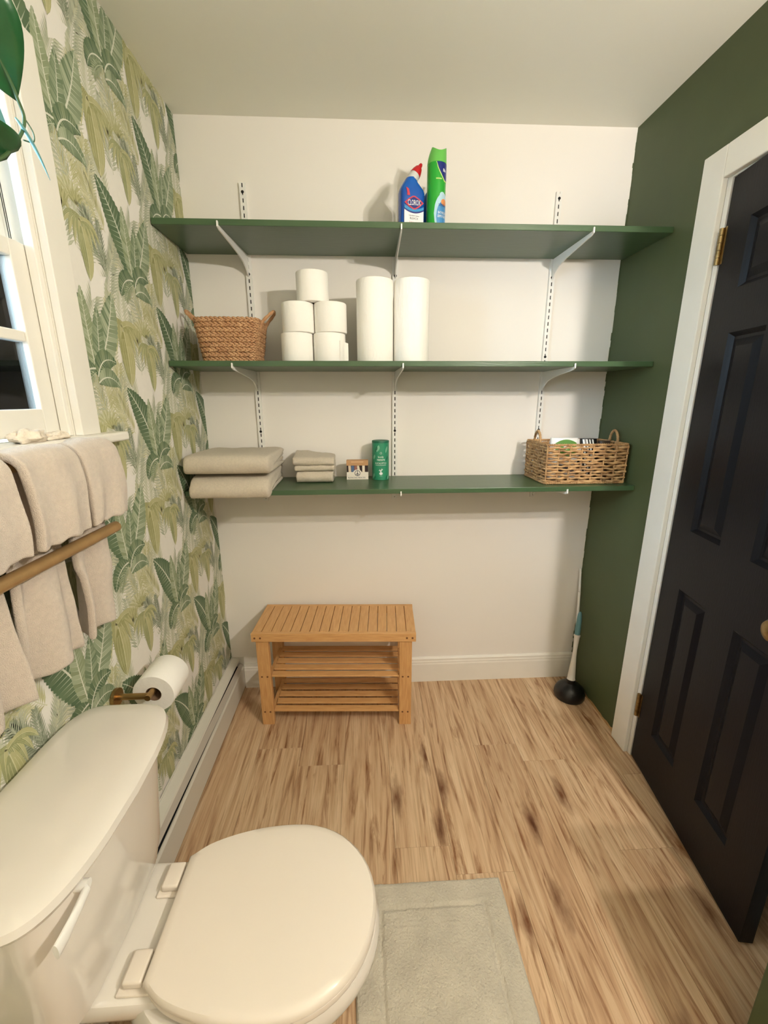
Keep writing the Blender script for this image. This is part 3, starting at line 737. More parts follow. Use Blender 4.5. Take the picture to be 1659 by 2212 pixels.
# ================================================================== ITEMS ON THE LOWEST SHELF
z2 = SZ[2]
def folded(name, label, group, x0, x1, y0, y1, z0, th, mat, skew=0, layers=2, seed=0, lift=0, cat='towel', sag=0):
    """folded cloth: nested U folds with the fold to the front"""
    t = th/(2*layers); mb = MB(); N = 26
    for L_ in range(layers):
        a = z0 + L_*t; b = z0+th-L_*t; yf = y0 + L_*t*.9; rad = (b-a)/2; zc = (a+b)/2; inner = max(.0006, rad-t*.96)
        prof = []
        prof.append((y1-.004*L_, b)); 
        for i in range(3): prof.append((y1+(yf+rad-y1)*(i+1)/3, b))
        for i in range(1, 9): an = math.pi/2+math.pi*i/8; prof.append((yf+rad+rad*math.cos(an), zc+rad*math.sin(an)))
        for i in range(3): prof.append((yf+rad+(y1-yf-rad)*(i+1)/3-.004*L_*(i == 2), a))
        for i in range(3): prof.append((y1+(yf+rad-y1)*i/3, zc-inner))
        for i in range(1, 9): an = 1.5*math.pi-math.pi*i/8; prof.append((yf+rad+inner*math.cos(an), zc+inner*math.sin(an)))
        for i in range(3): prof.append((yf+rad+(y1-yf-rad)*(i+1)/3, zc+inner))
        rings = []
        for i in range(N):
            s = i/(N-1); e = min(s, 1-s)
            rg = []
            for y, z in prof:
                h = (z-z0)/th
                sq = 1-.10*math.exp(-e*22)
                wob = .0035*noise(s*5+seed, y*14, h*2+seed) + .002*noise(s*13, y*30+seed, 3)
                xx = x0+(x1-x0)*s + skew*(y-y0)/(y1-y0) + (.006*noise(y*18, h*6+seed, L_*3) if e < .12 else 0) - (.006*L_*(1 if s > .5 else -1) if e < .02 else 0)
                zz = z0 + (z-z0)*sq + (wob*h*1.2) + lift*h*((y-y0)/(y1-y0))*(1-s)
                rg.append((xx, y + .004*noise(s*4+seed*2, h*2)*(1 if y < (y0+y1)/2 else .3), max(z0+.0003, zz) - sag*min(1, max(0, (-.311-y)/.03))**1.3))
            rings.append(rg)
        mb.loft(rings)
    o = build(mb, name, mat, smooth=70)
    md = o.modifiers.new('sub', 'SUBSURF'); md.levels = 1; md.render_levels = 1
    return tag(o, label, cat, group)
folded('bath_towel', 'folded oatmeal bath towel lying directly on the lowest shelf', 'folded bath towels on the shelf', .032, .332, -.360, -.03, z2, .068, M_TOWEL2, .0, 2, 1, sag=.026)
folded('bath_towel', 'folded oatmeal bath towel lying on top of another folded bath towel', 'folded bath towels on the shelf', .022, .338, -.366, -.035, z2+.0700, .072, M_TOWEL2, .004, 2, 4)
folded('washcloth', 'thick folded washcloth at the bottom of the small cloth stack', 'folded washcloths on the shelf', .398, .554, -.170, -.03, z2, .052, M_TOWEL2, .004, 2, 7, cat='washcloth')
folded('washcloth', 'thin folded washcloth in the middle of the small cloth stack', 'folded washcloths on the shelf', .394, .562, -.172, -.03, z2+.0505, .024, M_TOWEL2, .002, 1, 9, cat='washcloth')
folded('washcloth', 'folded washcloth on top of the small cloth stack, one corner lifted', 'folded washcloths on the shelf', .388, .562, -.176, -.028, z2+.073, .034, M_TOWEL2, .0, 2, 12, lift=.022, cat='washcloth')

# soap box
bx = thing('soap_box', 'small tan and white cardboard soap box with a peace sign and coloured stripes', 'box', (.654, -.075, z2))
M_KRAFT = pmat('kraft_card', (190,146,102), .7); M_BOXW = pmat('white_card', (232,224,210), .6)
bw, bd, bh = .047, .017, .083
build(MB().box(-bw, bw, -bd, bd, 0, .032), 'lower_sleeve', M_BOXW, bx, world=False, bevel=.0006)
build(MB().box(-bw, bw, -bd, bd, .0605, bh), 'upper_sleeve', M_KRAFT, bx, world=False, bevel=.0006)
build(MB().box(-bw+.001, bw-.001, -bd+.003, bd-.001, .032, .0605), 'soap_bar', pmat('soap_dark', (44,24,22), .6), bx, world=False)
fb = lambda e: (lambda u, v: (u, -bd-e, v)); fi = lambda u, v: (u, -bd+.0027, v)
for (u0, u1, sl_, c) in ((-.038,-.027,.001,(222,202,176)), (-.026,-.014,0,(84,108,142)), (-.013,-.001,0,(150,100,88)), (.003,.013,.006,(226,212,190)), (.021,.032,0,(232,220,200))):
    shape([(u0, .032), (u1, .032), (u1-sl_, .0605), (u0-sl_, .0605)], fi, 'stripe', pmat('stripe', c, .6), bx)
shape([(.0+.0185*math.cos(math.pi*i/16), .030+.0135*math.sin(math.pi*i/16)) for i in range(17)], fb(.0002), 'sleeve_arch', M_BOXW, bx)
def ringshape(c, r0_, r1_, f, name, mat, parent, n=28):
    mb = MB(); vs = []
    for k in range(n): a = 2*math.pi*k/n; vs += [f(c[0]+r0_*math.cos(a), c[1]+r0_*math.sin(a)), f(c[0]+r1_*math.cos(a), c[1]+r1_*math.sin(a))]
    mb.add(vs, [(2*k, 2*k+1, (2*k+3) % (2*n), (2*k+2) % (2*n)) for k in range(n)]); return mb
pz = ringshape((0, .0275), .0105, .0125, fb(.0005), '', None, None)
def bar(p, q, w, f, mb):
    p = Vector(p); q = Vector(q); d = (q-p).normalized(); n_ = Vector((-d.y, d.x))*w/2
    mb.add([f(*(p-n_)), f(*(q-n_)), f(*(q+n_)), f(*(p+n_))], [(0,1,2,3)])
for q in ((0, .0385), (0, .0165), (-.0078, .0197), (.0078, .0197)): bar((0, .0275), q, .0022, fb(.0005), pz)
build(pz, 'peace_sign', M_DKTXT, bx, world=False, fixn=False)
flat_text('ALPACHA PEACES', lambda u, v: (u-.004, -bd-.0004, .008+v), .076, .0062, 'lettering', M_DKTXT, bx)
shape([(-.026, .074), (.026, .074), (.026, .0785), (-.026, .0785)], fb(.0004), 'printed_bar', pmat('kraft_light', (214,176,134), .7), bx)

# green tube
tb = thing('paper_tube', 'green eucalyptus bath salts tube with white lettering on the lowest shelf', 'tube', (.755, -.082, z2))
M_TUBE = pmat('tube_green', (44,138,102), .45); M_TUBED = pmat('tube_dark_green', (20,98,72), .5); M_TUBEL = pmat('tube_light_green', (126,184,154), .5)
tr_ = .0365
build(MB().lathe([(.0355,0),(tr_,.001),(tr_,.159)], 44), 'body', M_TUBE, tb, world=False, smooth=True)
build(MB().lathe([(.0368,.158),(.0370,.1655),(.0360,.167),(.034,.1655)], 44), 'lid', M_TUBED, tb, world=False, smooth=True)
ct = lambda z0, a=0, e=.0004: cyl(tr_, a, z0, e)
flat_text('body', ct(.099), .024, .010, 'lettering', M_WHP, tb); flat_text('restore', ct(.088), .034, .009, 'lettering', M_WHP, tb)
flat_text('EUCALYPTUS', ct(.073), .050, .0075, 'lettering', M_WHP, tb)
strip_shape(lambda u: .0640, lambda u: .0652, [(-.024+.048*i/10) for i in range(11)], ct(0), 'printed_line', M_WHP, tb)
build(ringshape((0, .116), .0034, .0042, ct(0), '', None, None), 'emblem', M_WHP, tb, world=False, fixn=False)
shape([(.0072*math.cos(2*math.pi*i/20), .029+.0062*math.sin(2*math.pi*i/20)) for i in range(20)], ct(0), 'emblem', M_WHP, tb)
for (a, b, w) in (((0,.036),(.004,.050),.004), ((0,.036),(-.005,.047),.004), ((0,.037),(-.009,.043),.003), ((.001,.040),(.008,.048),.003)):
    mb = MB(); bar(a, b, w*.6, ct(0), mb); build(mb, 'emblem_sprig', M_WHP, tb, world=False, fixn=False)
strip_shape(lambda u: .0180, lambda u: .0188, [(-.006+.012*i/4) for i in range(5)], ct(0), 'printed_line', M_WHP, tb)
for a, z, l, w, m in ((-14,.150,.030,.016,M_TUBEL), (-26,.147,.028,.010,M_TUBED), (48,.146,.030,.010,M_TUBEL), (-44,.110,.022,.010,M_TUBEL), (52,.105,.022,.008,M_TUBED), (-50,.030,.024,.009,M_TUBEL), (-40,.016,.018,.007,M_TUBED), (46,.012,.02,.010,M_TUBED), (60,.020,.02,.008,M_TUBEL)):
    P = [(w/2*math.sin(math.pi*(i/8))*(1 if i <= 8 else 1), -l*i/8) for i in range(9)] + [(-w/2*math.sin(math.pi*(i/8)), -l*i/8) for i in range(7, 0, -1)]
    shape([(u+v*.3, v) for u, v in P], ct(min(z, z) if z-l > 0 else l+.001, R(a), .0003), 'printed_leaf', m, tb)

# open weave basket
ob = thing('open_weave_basket', 'rectangular open-weave wicker basket with two arched end handles', 'basket', (1.578, -.150, z2))
HX, HY, HH = .165, .108, .160
stk = []
for k in range(8): stk += [(-HX+HX*2*k/7, -HY), (-HX+HX*2*k/7, HY)]
for k in range(1, 5): stk += [(-HX, -HY+2*HY*k/5), (HX, -HY+2*HY*k/5)]
for x, y in stk: build(MB().tube([(x*.985, y*.985, .004), (x, y, HH-.004)], .0034, 6), 'stake', M_WICK2, ob, world=False, smooth=True)
def loop(z, amp, ph, hx, hy):
    pts = []
    P = perim(hx, hy, 96, 24)
    for k, (x, y, nx, ny) in enumerate(P):
        if abs(ny) > abs(nx): s = (x+HX)/(2*HX)*7
        else: s = (y+HY)/(2*HY)*5
        w = amp*math.cos(math.pi*(s+ph)); pts.append((x+nx*w, y+ny*w, z + .0022*math.sin(math.pi*2*s+ph*3) + .0012*noise(k*.3, z*90)))
    return pts
nrow = 12
for i in range(nrow):
    z = .013 + (HH-.026)*i/(nrow-1)
    mb = MB()
    pth = loop(z, .0048, i % 2, HX, HY)
    mb.tube(pth, [.0050+.0010*math.sin(j*.7+i) for j in range(len(pth))], 6, closed=True)
    build(mb, 'weave_row', M_WICK2, ob, world=False, smooth=True)
def twist(pts, r, name):
    m1 = MB(); n = len(pts)
    for ph in (0, math.pi):
        q = [(p[0]+.0026*math.cos(i*1.6+ph)*.6, p[1]+.0026*math.cos(i*1.6+ph)*.6, p[2]+.0026*math.sin(i*1.6+ph)) for i, p in enumerate(pts)]
        m1.tube(q, r, 6, closed=True)
    return build(m1, name, M_WICK2, ob, world=False, smooth=True)
for z, nm in ((.0062, 'base_rim'), (HH-.001, 'top_rim')):
    twist([(x, y, z) for x, y, _, _ in perim(HX+.002, HY+.002, 260, 24)], .0034, nm)
build(MB().box(-HX+.004, HX-.004, -HY+.004, HY-.004, .003, .006), 'base_panel', M_WICKD, ob, world=False)
for sx in (-1, 1):
    hp = bez([(sx*HX, -.030, HH-.03), (sx*HX, -.029, HH+.012), (sx*HX, -.019, HH+.036), (sx*HX, 0, HH+.047), (sx*HX, .019, HH+.036), (sx*HX, .029, HH+.012), (sx*HX, .030, HH-.03)], 8)
    build(MB().tube(hp, [.0052+.0007*math.sin(i*1.9) for i in range(len(hp))], 8), 'handle', M_WICK2, ob, world=False, smooth=True)
# what is in it
def pouch(name, label, cat, cx, cy, w, d, h, mats, rz=0):
    t = thing(name, label, cat, (cx, cy, z2+.0062), rz)
    n = 12; rings = []
    for i in range(n+1):
        s = i/n; k = math.sin(math.pi*(.12+.80*s))**.5
        rings.append(sring(0, 0, h*s, w*(.9+.1*k), d*k, 3, 28))
    build(MB().loft(rings), 'pack', mats[0], t, world=False, smooth=True)
    return t
pg = pouch('refill_pouch', 'white pouch with a green arch printed on it inside the open-weave basket', 'pouch', 1.528, -.150, .062, .030, .172, (M_WHP,))
f = lambda u, v: (u, -.031*math.sin(math.pi*(.12+.80*v/.172))**.5*(max(0, 1-abs(u/.062)**3))**(1/3)-.0012, v)
strip_shape(lambda u: .10, lambda u: .166-7*u*u, [(-.045+.09*i/16) for i in range(17)], f, 'green_arch', pmat('pouch_green', (86,136,52), .4), pg)
strip_shape(lambda u: .030, lambda u: .062, [(-.045+.09*i/16) for i in range(17)], f, 'dark_band', M_DKTXT, pg)
sp = pouch('striped_pouch', 'black and white striped pouch inside the open-weave basket', 'pouch', 1.632, -.150, .036, .032, .168, (M_BLACK,))
for i in range(5):
    u0 = -.030+.0125*i; g = lambda u, v: (u, -.033*math.sin(math.pi*(.12+.80*v/.168))**.5*(max(0, 1-abs(u/.036)**3))**(1/3)-.001, v)
    mb = MB(); mb.add([g(u0+(.006 if s else 0)-(.014*k/8), .02+.146*k/8) for k in range(9) for s in (0, 1)], [(2*k, 2*k+1, 2*k+3, 2*k+2) for k in range(8)])
    build(mb, 'stripe', M_WHP, sp, world=False, fixn=False)
rb = pouch('brown_pouch', 'dark brown pouch at the green wall end inside the open-weave basket', 'pouch', 1.702, -.150, .026, .030, .158, (pmat('brown_pack', (70,54,42), .5),))

# ================================================================== BENCH
be = thing('shoe_bench', 'bamboo slatted shoe bench with two lower shelves by the white wall', 'bench', (.541, -.300, 0), R(-3.0))
BW, BD, BT = .352, .268, .466
ns = 17; pit_ = (2*BW)/ns
for i in range(ns):
    x = -BW+pit_*i
    build(MB().box(x+.0012, x+pit_-.0012, .018, BD-.018, BT-.013-.0, BT+random.uniform(-.0006,.0004)), 'top_slat', M_BAMY, be, bevel=.0015, world=False)
for y0, y1 in ((0, .018), (BD-.018, BD)): build(MB().box(-BW, BW, y0, y1, BT-.040, BT-.0005), 'apron', M_BAM, be, bevel=.0015, world=False)
for sx in (-1, 1): build(MB().box(min(sx*(BW-.018), sx*BW), max(sx*(BW-.018), sx*BW), .018, BD-.018, BT-.040, BT-.0135), 'side_rail', M_BAMY, be, bevel=.0015, world=False)
plug = MB().tube([(0, .0, 0), (0, -.0012, 0)], .0042, 10)
for sx in (-1, 1):
    for y0, y1 in ((.006, .030), (BD-.030, BD-.006)):
        a, b = sorted((sx*.282, sx*.336))
        lg = build(MB().box(a, b, y0, y1, 0, BT-.0405), 'leg', M_BAMZ, be, bevel=.002, world=False)
        if y0 < .1:
            for z in (.068, .250):
                for dx in (-.012, .012):
                    mb = MB().tube([((a+b)/2+dx, y0, z), ((a+b)/2+dx, y0-.0012, z)], .0042, 10); build(mb, 'dowel_plug', M_PLUG, lg, world=False)
    for dx in (-.012, .012):
        build(MB().tube([(sx*.325+dx, 0, BT-.022), (sx*.325+dx, -.0012, BT-.022)], .0045, 10), 'dowel_plug', M_PLUG, be, world=False)
    for z in (.068, .248):
        a, b = sorted((sx*.284, sx*.300)); build(MB().box(a, b, .030, BD-.030, z-.022, z-.002), 'shelf_rail', M_BAMY, be, bevel=.001, world=False)
for z in (.068, .248):
    for k in range(5):
        y = .010+.0495*k; w_ = .034
        x_ = .2815 if k in (0, 4) else .335
        build(MB().box(-x_ if k in (0,4) else -.2815, x_ if k in (0,4) else .2815, y, y+w_, z-.002, z+.006), 'shelf_slat', M_BAM, be, bevel=.002, world=False)

# ================================================================== PLUNGER, POLE
pl = thing('plunger', 'black rubber plunger with white tapering handle and teal grip in the corner', 'plunger', (1.682, -.165, 0))
build(MB().lathe([(.060,0),(.068,.002),(.072,.012),(.071,.030),(.063,.050),(.046,.066),(.030,.074),(.022,.080),(.022,.098),(.018,.100)], 40), 'cup', M_BLACK, pl, world=False, smooth=True)
d = Vector((.046, .072, .38)).normalized(); T = Matrix.Translation((0, 0, .085)) @ Vector((0,0,1)).rotation_difference(d).to_matrix().to_4x4()
build(MB().lathe([(.018,0),(.0215,.004),(.0215,.012),(.018,.016),(.0165,.04),(.0105,.12),(.0095,.16),(.0115,.20),(.0130,.222),(.0150,.226),(.0150,.234),(.012,.236)], 24).xf(T), 'handle', pmat('white_handle', (226,220,212), .35), pl, world=False, smooth=True)
build(MB().lathe([(.0125,.235),(.0130,.27),(.0112,.31),(.0095,.335),(.006,.347),(.002,.350)], 24).xf(T), 'grip', pmat('teal_grip', (92,134,138), .5), pl, world=False, smooth=True)
po = thing('white_pole', 'thin white jointed pole leaning in the corner behind the plunger', 'pole', (1.744, -.060, 0))
build(MB().tube([(0, 0, 0), (.0005, .010, .30), (.001, .028, .50)], .0062, 10), 'lower_tube', M_WHITEMETAL, po, world=False, smooth=True)
build(MB().tube([(.001, .028, .502), (.001, .042, .60), (.001, .044, .615)], [.0052, .0052, .0062], 10), 'upper_tube', M_WHITEMETAL, po, world=False, smooth=True)

# ================================================================== HEATER
he = thing('baseboard_heater', 'long low cream metal baseboard heater along the wallpapered wall', 'heater', (0, -.9, 0))
y0, y1 = -2.2, -.004
mb = MB(); rings = [[(x, y, z) for x, z in ((.003,.170),(.036,.162),(.040,.156),(.038,.154),(.034,.158),(.003,.164))] for y in (y0, y1)]
build(mb.loft(rings), 'top_cover', M_HEAT, he)
build(MB().box(.003, .006, y0, y1, .012, .176), 'back_plate', M_HEAT, he)
mb = MB(); rings = [[(x, y, z) for x, z in ((.058,.012),(.061,.012),(.061,.118),(.056,.127),(.052,.126),(.0555,.1235),(.058,.117))] for y in (y0, y1)]
build(mb.loft(rings), 'front_plate', M_HEAT, he)
def dprof(y, a):
    x0, z0, x1, z1_ = a
    return [(x0, y, z0), (x1, y, z1_), (x1-.001, y, z1_-.0015), (x0-.001, y, z0-.0015)]
build(MB().loft([dprof(y1-.002, (.041,.141,.057,.1285)), dprof(-.45, (.038,.150,.053,.1305)), dprof(-1.0, (.036,.156,.048,.136)), dprof(y0, (.036,.156,.048,.136))]), 'damper', pmat('damper_enamel', (188,180,168), .45), he)
build(MB().box(.008, .050, y0, y1, .014, .118), 'interior_shade', M_SLOT, he)  # black block standing in for the shade inside the heater slots
build(MB().box(.003, .0615, y1, y1+.0035, .012, .172), 'end_cap', M_HEAT, he)
build(MB().box(.003, .0615, y0-.0035, y0, .0, .172), 'end_cap', M_HEAT, he)
for y in (-.03, -1.2): build(MB().box(.006, .056, y-.012, y+.012, 0, .014), 'foot', M_HEAT, he)

# ================================================================== TOILET
to = thing('toilet', 'white porcelain toilet with closed lid and low tank against the wallpaper', 'toilet', (.30, -1.27, 0))
tx, ty = .30, -1.27
def tring(x0, x1, hy, z, p=4.0, n=48, bow=0):
    out = []
    for a, b, c in sring((x0+x1)/2, ty, z, (x1-x0)/2, hy, p, n):
        if a > (x0+x1)/2: a += bow*(1-((b-ty)/hy)**2)
        out.append((a, b, c))
    return out
# tank
tk = [(.395,.040,.178,.150,.0), (.400,.034,.186,.165,.008), (.46,.028,.196,.176,.012), (.60,.024,.205,.190,.014), (.70,.022,.212,.198,.015), (.716,.022,.213,.199,.015)]
build(MB().loft([tring(a, b, h, z, 5.5, 64, bw_) for z, a, b, h, bw_ in tk]), 'tank', M_PORC, to, smooth=True)
ld = [(.712,.020,.218,.205,.016), (.716,.012,.228,.220,.020), (.730,.010,.234,.228,.022), (.742,.013,.231,.225,.022), (.749,.022,.220,.213,.020), (.752,.045,.196,.185,.014)]
build(MB().loft([tring(a, b, h, z, 4.6, 64, bw_) for z, a, b, h, bw_ in ld]), 'tank_lid', M_PORC, to, smooth=True)
# flush lever on the tank front
hp = [(.229, -1.392, .690), (.236, -1.400, .689), (.238, -1.425, .686), (.238, -1.455, .680), (.236, -1.472, .676)]
rings = []
for (x, y, z), hz, hx_ in zip(hp, (.006, .007, .008, .013, .0135), (.004, .006, .006, .005, .004)):
    rings.append([(x+hx_*math.cos(a), y, z+hz*math.sin(a)) for a in [2*math.pi*k/14 for k in range(14)]])
lv = MB().loft(rings); lv.tube([(.205, -1.395, .690), (.236, -1.395, .690)], .009, 14)
build(lv, 'flush_lever', M_WHITEMETAL, to, smooth=True)
# bowl: egg shaped rings
def egg(x0, x1, hy, z, n=56, bk=.62):
    out = []; xc = x0+(x1-x0)*.52
    for k in range(n):
        a = 2*math.pi*k/n; c, s = math.cos(a), math.sin(a)
        if c >= 0: x = xc+(x1-xc)*c; y = hy*math.copysign(abs(s)**.96, s)
        else: x = xc+(xc-x0)*math.copysign(abs(c)**bk, c); y = hy*math.copysign(abs(s)**(.80), s)
        out.append((x, ty+y, z))
    return out
bl = [(.0,.16,.56,.110), (.012,.15,.57,.118), (.03,.155,.56,.112), (.09,.17,.53,.098), (.16,.18,.54,.100), (.22,.19,.59,.122), (.27,.20,.645,.148), (.31,.205,.680,.166), (.345,.215,.695,.174), (.372,.225,.697,.175), (.384,.235,.690,.170)]
build(MB().loft([egg(a, b, h, z) for z, a, b, h in bl]), 'bowl', M_PORC, to, smooth=True)
dk = [(.30,.10,.30,.085), (.335,.06,.34,.112), (.36,.045,.36,.122), (.384,.042,.36,.124), (.392,.046,.355,.120), (.395,.055,.345,.112)]
build(MB().loft([tring(a, b, h, z, 5, 48) for z, a, b, h in dk]), 'deck', M_PORC, to, smooth=True)
def dshape(off, z, n=64):
    """seat outline: straight back edge, round front"""
    pts = []; hb = .108; xb = .272+off
    cx, rx, ry = .500, .190-off, .171-off
    prof = [(xb, hb-off*.6), (.31, .134-off*.95), (.36, .153-off), (.42, .166-off), (.47, .1705-off), (.50, .171-off)]
    side = bez([(x, y, 0) for x, y in prof], 5)
    for p in side: pts.append((p.x, p.y))
    for k in range(1, 24):
        a = math.pi/2 - math.pi*k/24; pts.append((cx+rx*math.copysign(abs(math.cos(a))**.97, math.cos(a)), ry*math.sin(a)))
    for p in reversed(side): pts.append((p.x, -p.y))
    return [(x, ty+y, z) for x, y in pts]
def shrink(P, k): return [(.485+(x-.485)*k, ty+(y-ty)*k, z) for x, y, z in P]
build(MB().loft([dshape(.012, .388), dshape(.003, .391), dshape(.001, .398), dshape(.003, .405), dshape(.010, .408)]), 'seat', M_SEAT, to, smooth=True)
build(MB().loft([dshape(.012, .410), dshape(.002, .4115), dshape(-.001, .416), dshape(.0, .424), dshape(.005, .4295), shrink(dshape(.005, .4312), .93), shrink(dshape(.005, .4324), .75)]), 'seat_lid', M_SEAT, to, smooth=True)
for sy in (-1, 1):
    yc = ty + sy*.078
    hb = build(MB().box(.222, .290, yc-.034, yc+.034, .395, .401), 'hinge_base', M_SEAT, to, bevel=.002)
    mb = MB(); mb.box(.230, .266, yc-.026, yc+.026, .401, .418); build(mb, 'hinge_cover', M_SEAT, hb, bevel=.005, seg=3, smooth=True)
    build(MB().lathe([(.0,.0),(.014,0),(.014,.008),(.008,.014),(.0,.015)], 16, (.33, ty+sy*.118, .012), cap=False), 'bolt_cap', M_SEAT, to, smooth=True)

# ================================================================== PAPER HOLDER
ph = thing('paper_holder', 'brass toilet paper holder arm on the wallpapered wall beside the tank', 'paper holder', (0, -.905, .655))
build(MB().tube([(.003, -.905, .655), (.012, -.905, .655)], .024, 28), 'wall_rose', M_BRASS, ph, smooth=True)
build(MB().tube([(.012, -.905, .655), (.096, -.905, .655)], .0085, 16), 'arm', M_BRASS, ph, smooth=True)
build(MB().tube([(.092, -.915, .655), (.092, -.760, .655)], .0085, 16), 'roll_bar', M_BRASS, ph, smooth=True)
hr = thing('toilet_paper_roll', 'white toilet paper roll hanging on the brass wall holder', 'toilet paper', (.092, -.832, .6436))
prof = [(.0215,-.052),(.055,-.052),(.0565,-.049),(.0565,.049),(.055,.052),(.0215,.052)]
rot = Matrix.Rotation(R(90), 4, 'X')
build(MB().loft([[(r_*math.cos(2*math.pi*k/44), r_*math.sin(2*math.pi*k/44), z) for k in range(44)] for r_, z in prof], closed=True).xf(rot), 'paper', M_PAPERW, hr, world=False, smooth=True)
build(MB().loft([[(r_*math.cos(2*math.pi*k/24), r_*math.sin(2*math.pi*k/24), z) for k in range(24)] for r_, z in ((.0214,-.051),(.0214,.051),(.0202,.051),(.0202,-.051))], closed=True).xf(rot), 'core', M_CARD, hr, world=False, smooth=True)

# ================================================================== TOWEL RACK AND TOWELS
tr2 = thing('towel_rack', 'antique gold two-bar towel rack on the wall below the window', 'towel rack', (0, -1.25, 1.0))
build(MB().tube([(.082, -.900, 1.133), (.082, -.904, 1.133), (.082, -1.62, 1.133)], [.009, .0125, .0125], 16), 'bar', M_GOLD, tr2, smooth=True)
build(MB().tube([(.082, -.915, 1.315), (.082, -1.62, 1.315)], .009, 14), 'bar', M_GOLD, tr2, smooth=True)
for y in (-1.46, -1.60):
    build(MB().tube([(.004, y, 1.225), (.026, y, 1.225)], .016, 16), 'wall_mount', M_GOLD, tr2, smooth=True)
    build(MB().tube(bez([(.026, y, 1.225), (.082, y, 1.225)], 6), .007, 10), 'arm', M_GOLD, tr2, smooth=True)
    build(MB().tube([(.082, y, 1.125), (.082, y, 1.32)], .007, 10), 'upright', M_GOLD, tr2, smooth=True)
def hang(label, ya, yb, zf, zb, seed, xf_, xb_, th=.016):
    prof = []
    for i in range(22): s = i/21; prof.append((xb_ + .010*math.sin(s*2.6)*(1-s) , zb + (1.312-zb)*s))
    rt = .020; cxm = .082
    for i in range(1, 8): a = math.pi - math.pi*i/8; prof.append((cxm + (xf_-xb_)/2*math.cos(a)*.98 if False else (xb_+xf_)/2 + (xf_-xb_)/2*math.cos(a), 1.312+.030*math.sin(a)))
    for i in range(14): s = i/13; prof.append((xf_ + .006*math.sin(s*3), 1.312 + (zf-1.312)*s))
    n = len(prof); m = 34
    def fn(u, v):
        k = u*(n-1); i = min(int(k), n-2); f_ = k-i
        x = prof[i][0]*(1-f_)+prof[i+1][0]*f_; z = prof[i][1]*(1-f_)+prof[i+1][1]*f_
        lo = max(0, (1.30-z)/.4); front = u > .6
        y = yb + (ya-yb)*v
        fold = (.007+.012*lo)*math.sin(v*math.pi*2*1.5 + seed + lo*1.3) + .012*lo*noise(v*3+seed, z*5)
        x2 = x + (fold if not front else .5*fold) + .004*noise(v*6+seed, z*14, seed)
        x2 = max(.020, x2)
        if not front and 1.06 < z < 1.20: x2 = min(x2, .056)
        y2 = y + .003*noise(z*8+seed, v*2)
        z2_ = z + (.010*noise(v*5+seed, 2.2) if (u < .02 or u > .98) else 0) - .012*abs(v-.5)*(1 if 1.30 < z else 0)
        return (x2, y2, z2_)
    mb = MB().grid(fn, 64, m)
    o = build(mb, 'hanging_towel', M_TOWEL, smooth=180)
    sd = o.modifiers.new('thick', 'SOLIDIFY'); sd.thickness = th; sd.offset = 0
    sb = o.modifiers.new('sub', 'SUBSURF'); sb.levels = 1; sb.render_levels = 1
    return tag(o, label, 'towel', 'beige towels on the rack')
hang('beige towel hanging at the open end of the gold bar', -.892, -1.026, 1.168, .900, .4, .104, .040)
hang('beige towel hanging second from the open end of the gold bar', -1.038, -1.186, 1.168, .893, 2.1, .110, .044)
hang('beige towel hanging third from the open end of the gold bar', -1.202, -1.36, 1.168, .885, 2.9, .108, .042)

# ================================================================== SILL LUMPS
M_ROCK = pmat('pale_coral', (226,214,196), .9, var=.2, vs=60, bump=1.0, bs=90)
for (y, hx_, hy_, hz, lab, sd) in ((-1.030, .020, .042, .016, 'larger pale knobbly coral lump on the window sill', 2), (-.952, .016, .034, .010, 'smaller flat pale coral lump at the tip of the window sill row', 5)):
    n1, n2 = 40, 24; rings = []
    for j in range(n2+1):
        ph_ = -math.pi/2 + math.pi*j/n2; rg = []
        for k in range(n1):
            a = 2*math.pi*k/n1; v = Vector((math.cos(ph_)*math.cos(a), math.cos(ph_)*math.sin(a), math.sin(ph_)))
            q = 1+.40*noise(v.x*1.6+sd, v.y*2.2, v.z*1.6)+.10*noise(v.x*4+sd, v.y*5, v.z*4)
            rg.append((v.x*hx_*q, v.y*hy_*q, max(-hz*.7, v.z*hz*q)))
        rings.append(rg)
    o = build(MB().loft(rings), 'coral_lump', M_ROCK, smooth=True); o.location = (.020, y, 1.345+hz*.7)
    tag(o, lab, 'coral', 'coral lumps on the sill')

# ================================================================== HANGING PLANT
PX_ = .12
pv = thing('pothos_plant', 'trailing pothos vine with dark green leaves hanging in front of the window', 'plant', (PX_+.02, -1.36, 2.06))
pot = MB().lathe([(.045,0),(.050,.003),(.066,.09),(.070,.10),(.064,.10),(.060,.088)], 32, (PX_+.02, -1.36, 2.06)); build(pot, 'pot', pmat('plant_pot', (205,200,190), .5), pv, smooth=True)
build(MB().lathe([(.001,.088),(.060,.086)], 24, (PX_+.02, -1.36, 2.06)), 'soil', pmat('soil', (50,38,28), .9), pv)
for a in (0, 2.1, 4.2): build(MB().tube([(PX_+.02+.068*math.cos(a), -1.36+.068*math.sin(a), 2.158), (PX_+.02, -1.36, H)], .0015, 6), 'hanger_cord', M_STEM, pv)
st_ = bez([(PX_+.02, -1.36, 2.145), (PX_+.01, -1.27, 2.175), (PX_, -1.19, 2.09), (PX_, -1.10, 1.99), (PX_, -1.045, 1.925), (PX_, -1.034, 1.905), (PX_, -1.026, 1.884), (PX_+.004, -1.046, 1.852), (PX_, -1.085, 1.804), (PX_, -1.13, 1.77)], 8)
build(MB().tube(st_, .0026, 8), 'stem', M_STEM, pv, smooth=True)
build(MB().tube(bez([(PX_, -1.026, 1.884), (PX_+.004, -1.016, 1.868), (PX_+.004, -1.020, 1.852), (PX_, -1.038, 1.846)], 6), .0011, 6), 'tendril', M_STEM, pv, smooth=True)
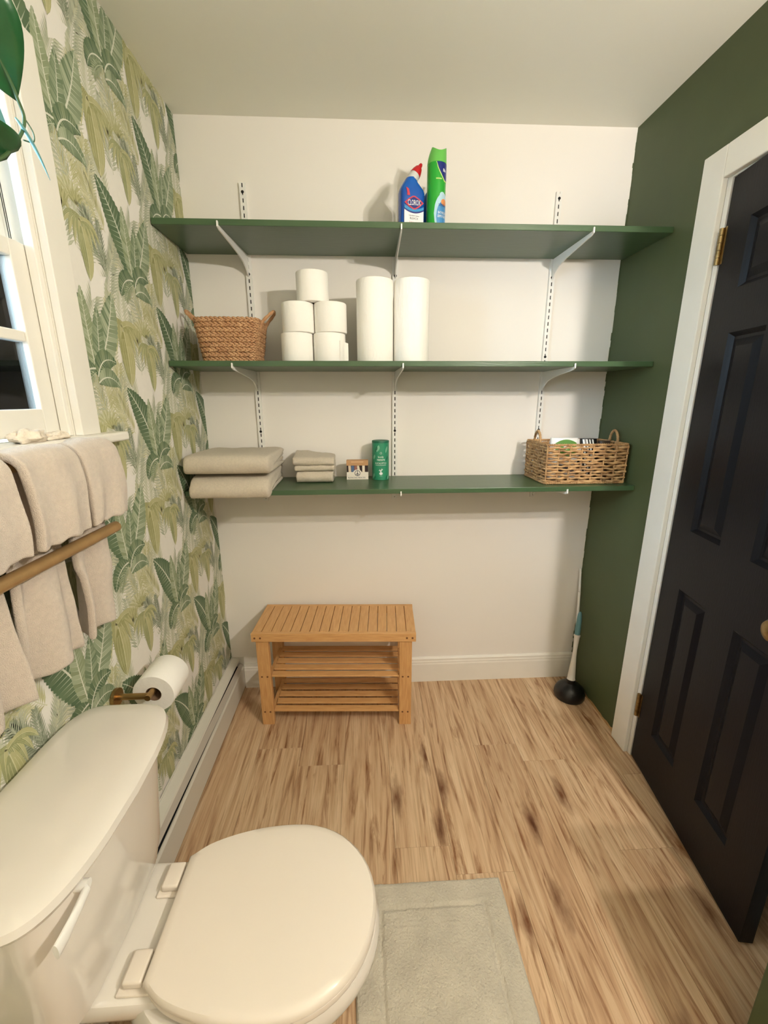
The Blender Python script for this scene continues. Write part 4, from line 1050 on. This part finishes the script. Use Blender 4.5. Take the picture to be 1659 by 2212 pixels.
def leaf3(base, tip, w, nrm, mat, fold=.25, name='leaf'):
    b = Vector(base); t = Vector(tip); d = t-b; L = d.length; d.normalize(); n_ = Vector(nrm); s = d.cross(n_).normalized(); n_ = s.cross(d)
    def fn(u, v):
        h = w/2*(math.sin(math.pi*min(1, (u*.97+.03))**.62))**.9 if u < .999 else .0004
        k = (v-.5)*2; return b + d*(L*u) + s*(h*k) + n_*(abs(k)*h*fold - .10*L*u*u)
    o = build(MB().grid(fn, 16, 7), name, mat, pv, smooth=180, fixn=False)
    m_ = o.modifiers.new('thick', 'SOLIDIFY'); m_.thickness = .0008
    return o
leaf3((PX_-.005, -1.120, 2.010), (PX_, -1.036, 1.899), .115, (.5, -.75, -.45), M_LEAF)
leaf3((PX_-.02, -1.125, 1.915), (PX_-.005, -1.060, 1.836), .034, (.5, -.75, -.45), M_BLEAF)
leaf3((PX_, -1.075, 1.810), (PX_+.01, -1.170, 1.822), .060, (.5, -.75, -.45), M_LEAF)
leaf3((PX_+.003, -1.055, 1.868), (PX_+.01, -.988, 1.812), .010, (1, .2, .3), M_BLEAF, .9, 'rolled_leaf')
leaf3((PX_+.01, -1.24, 2.13), (PX_+.03, -1.30, 2.02), .08, (1, -.2, .3), M_LEAF)

# ================================================================== BATH MAT
rg_ = thing('bath_mat', 'oatmeal rectangular bath mat with sculpted border lines in front of the toilet', 'bath mat', (.850, -1.27, 0))
x0, x1, y0, y1 = .640, 1.076, -1.58, -.962
def matfn(u, v):
    x = x0+(x1-x0)*u; y = y0+(y1-y0)*v; d = min(x-x0, x1-x, y-y0, y1-y)
    e = min(1, d/.008); z = .012*math.sqrt(max(0, 1-(1-e)**2))
    wob = .002*noise(x*30, y*30)
    if abs(d-.068+wob) < .005: z -= .0055
    z += .0014*noise(x*60, y*60) + .001*noise(x*150, y*150)
    return (x + .0015*noise(y*14, 4), y + .0015*noise(x*14, 8), max(.0004, z))
build(MB().grid(matfn, 110, 150), 'pile', M_RUG, rg_, smooth=180, fixn=False)
build(MB().box(x0+.002, x1-.002, y0+.002, y1-.002, 0.0, .002), 'backing', M_RUGL, rg_)
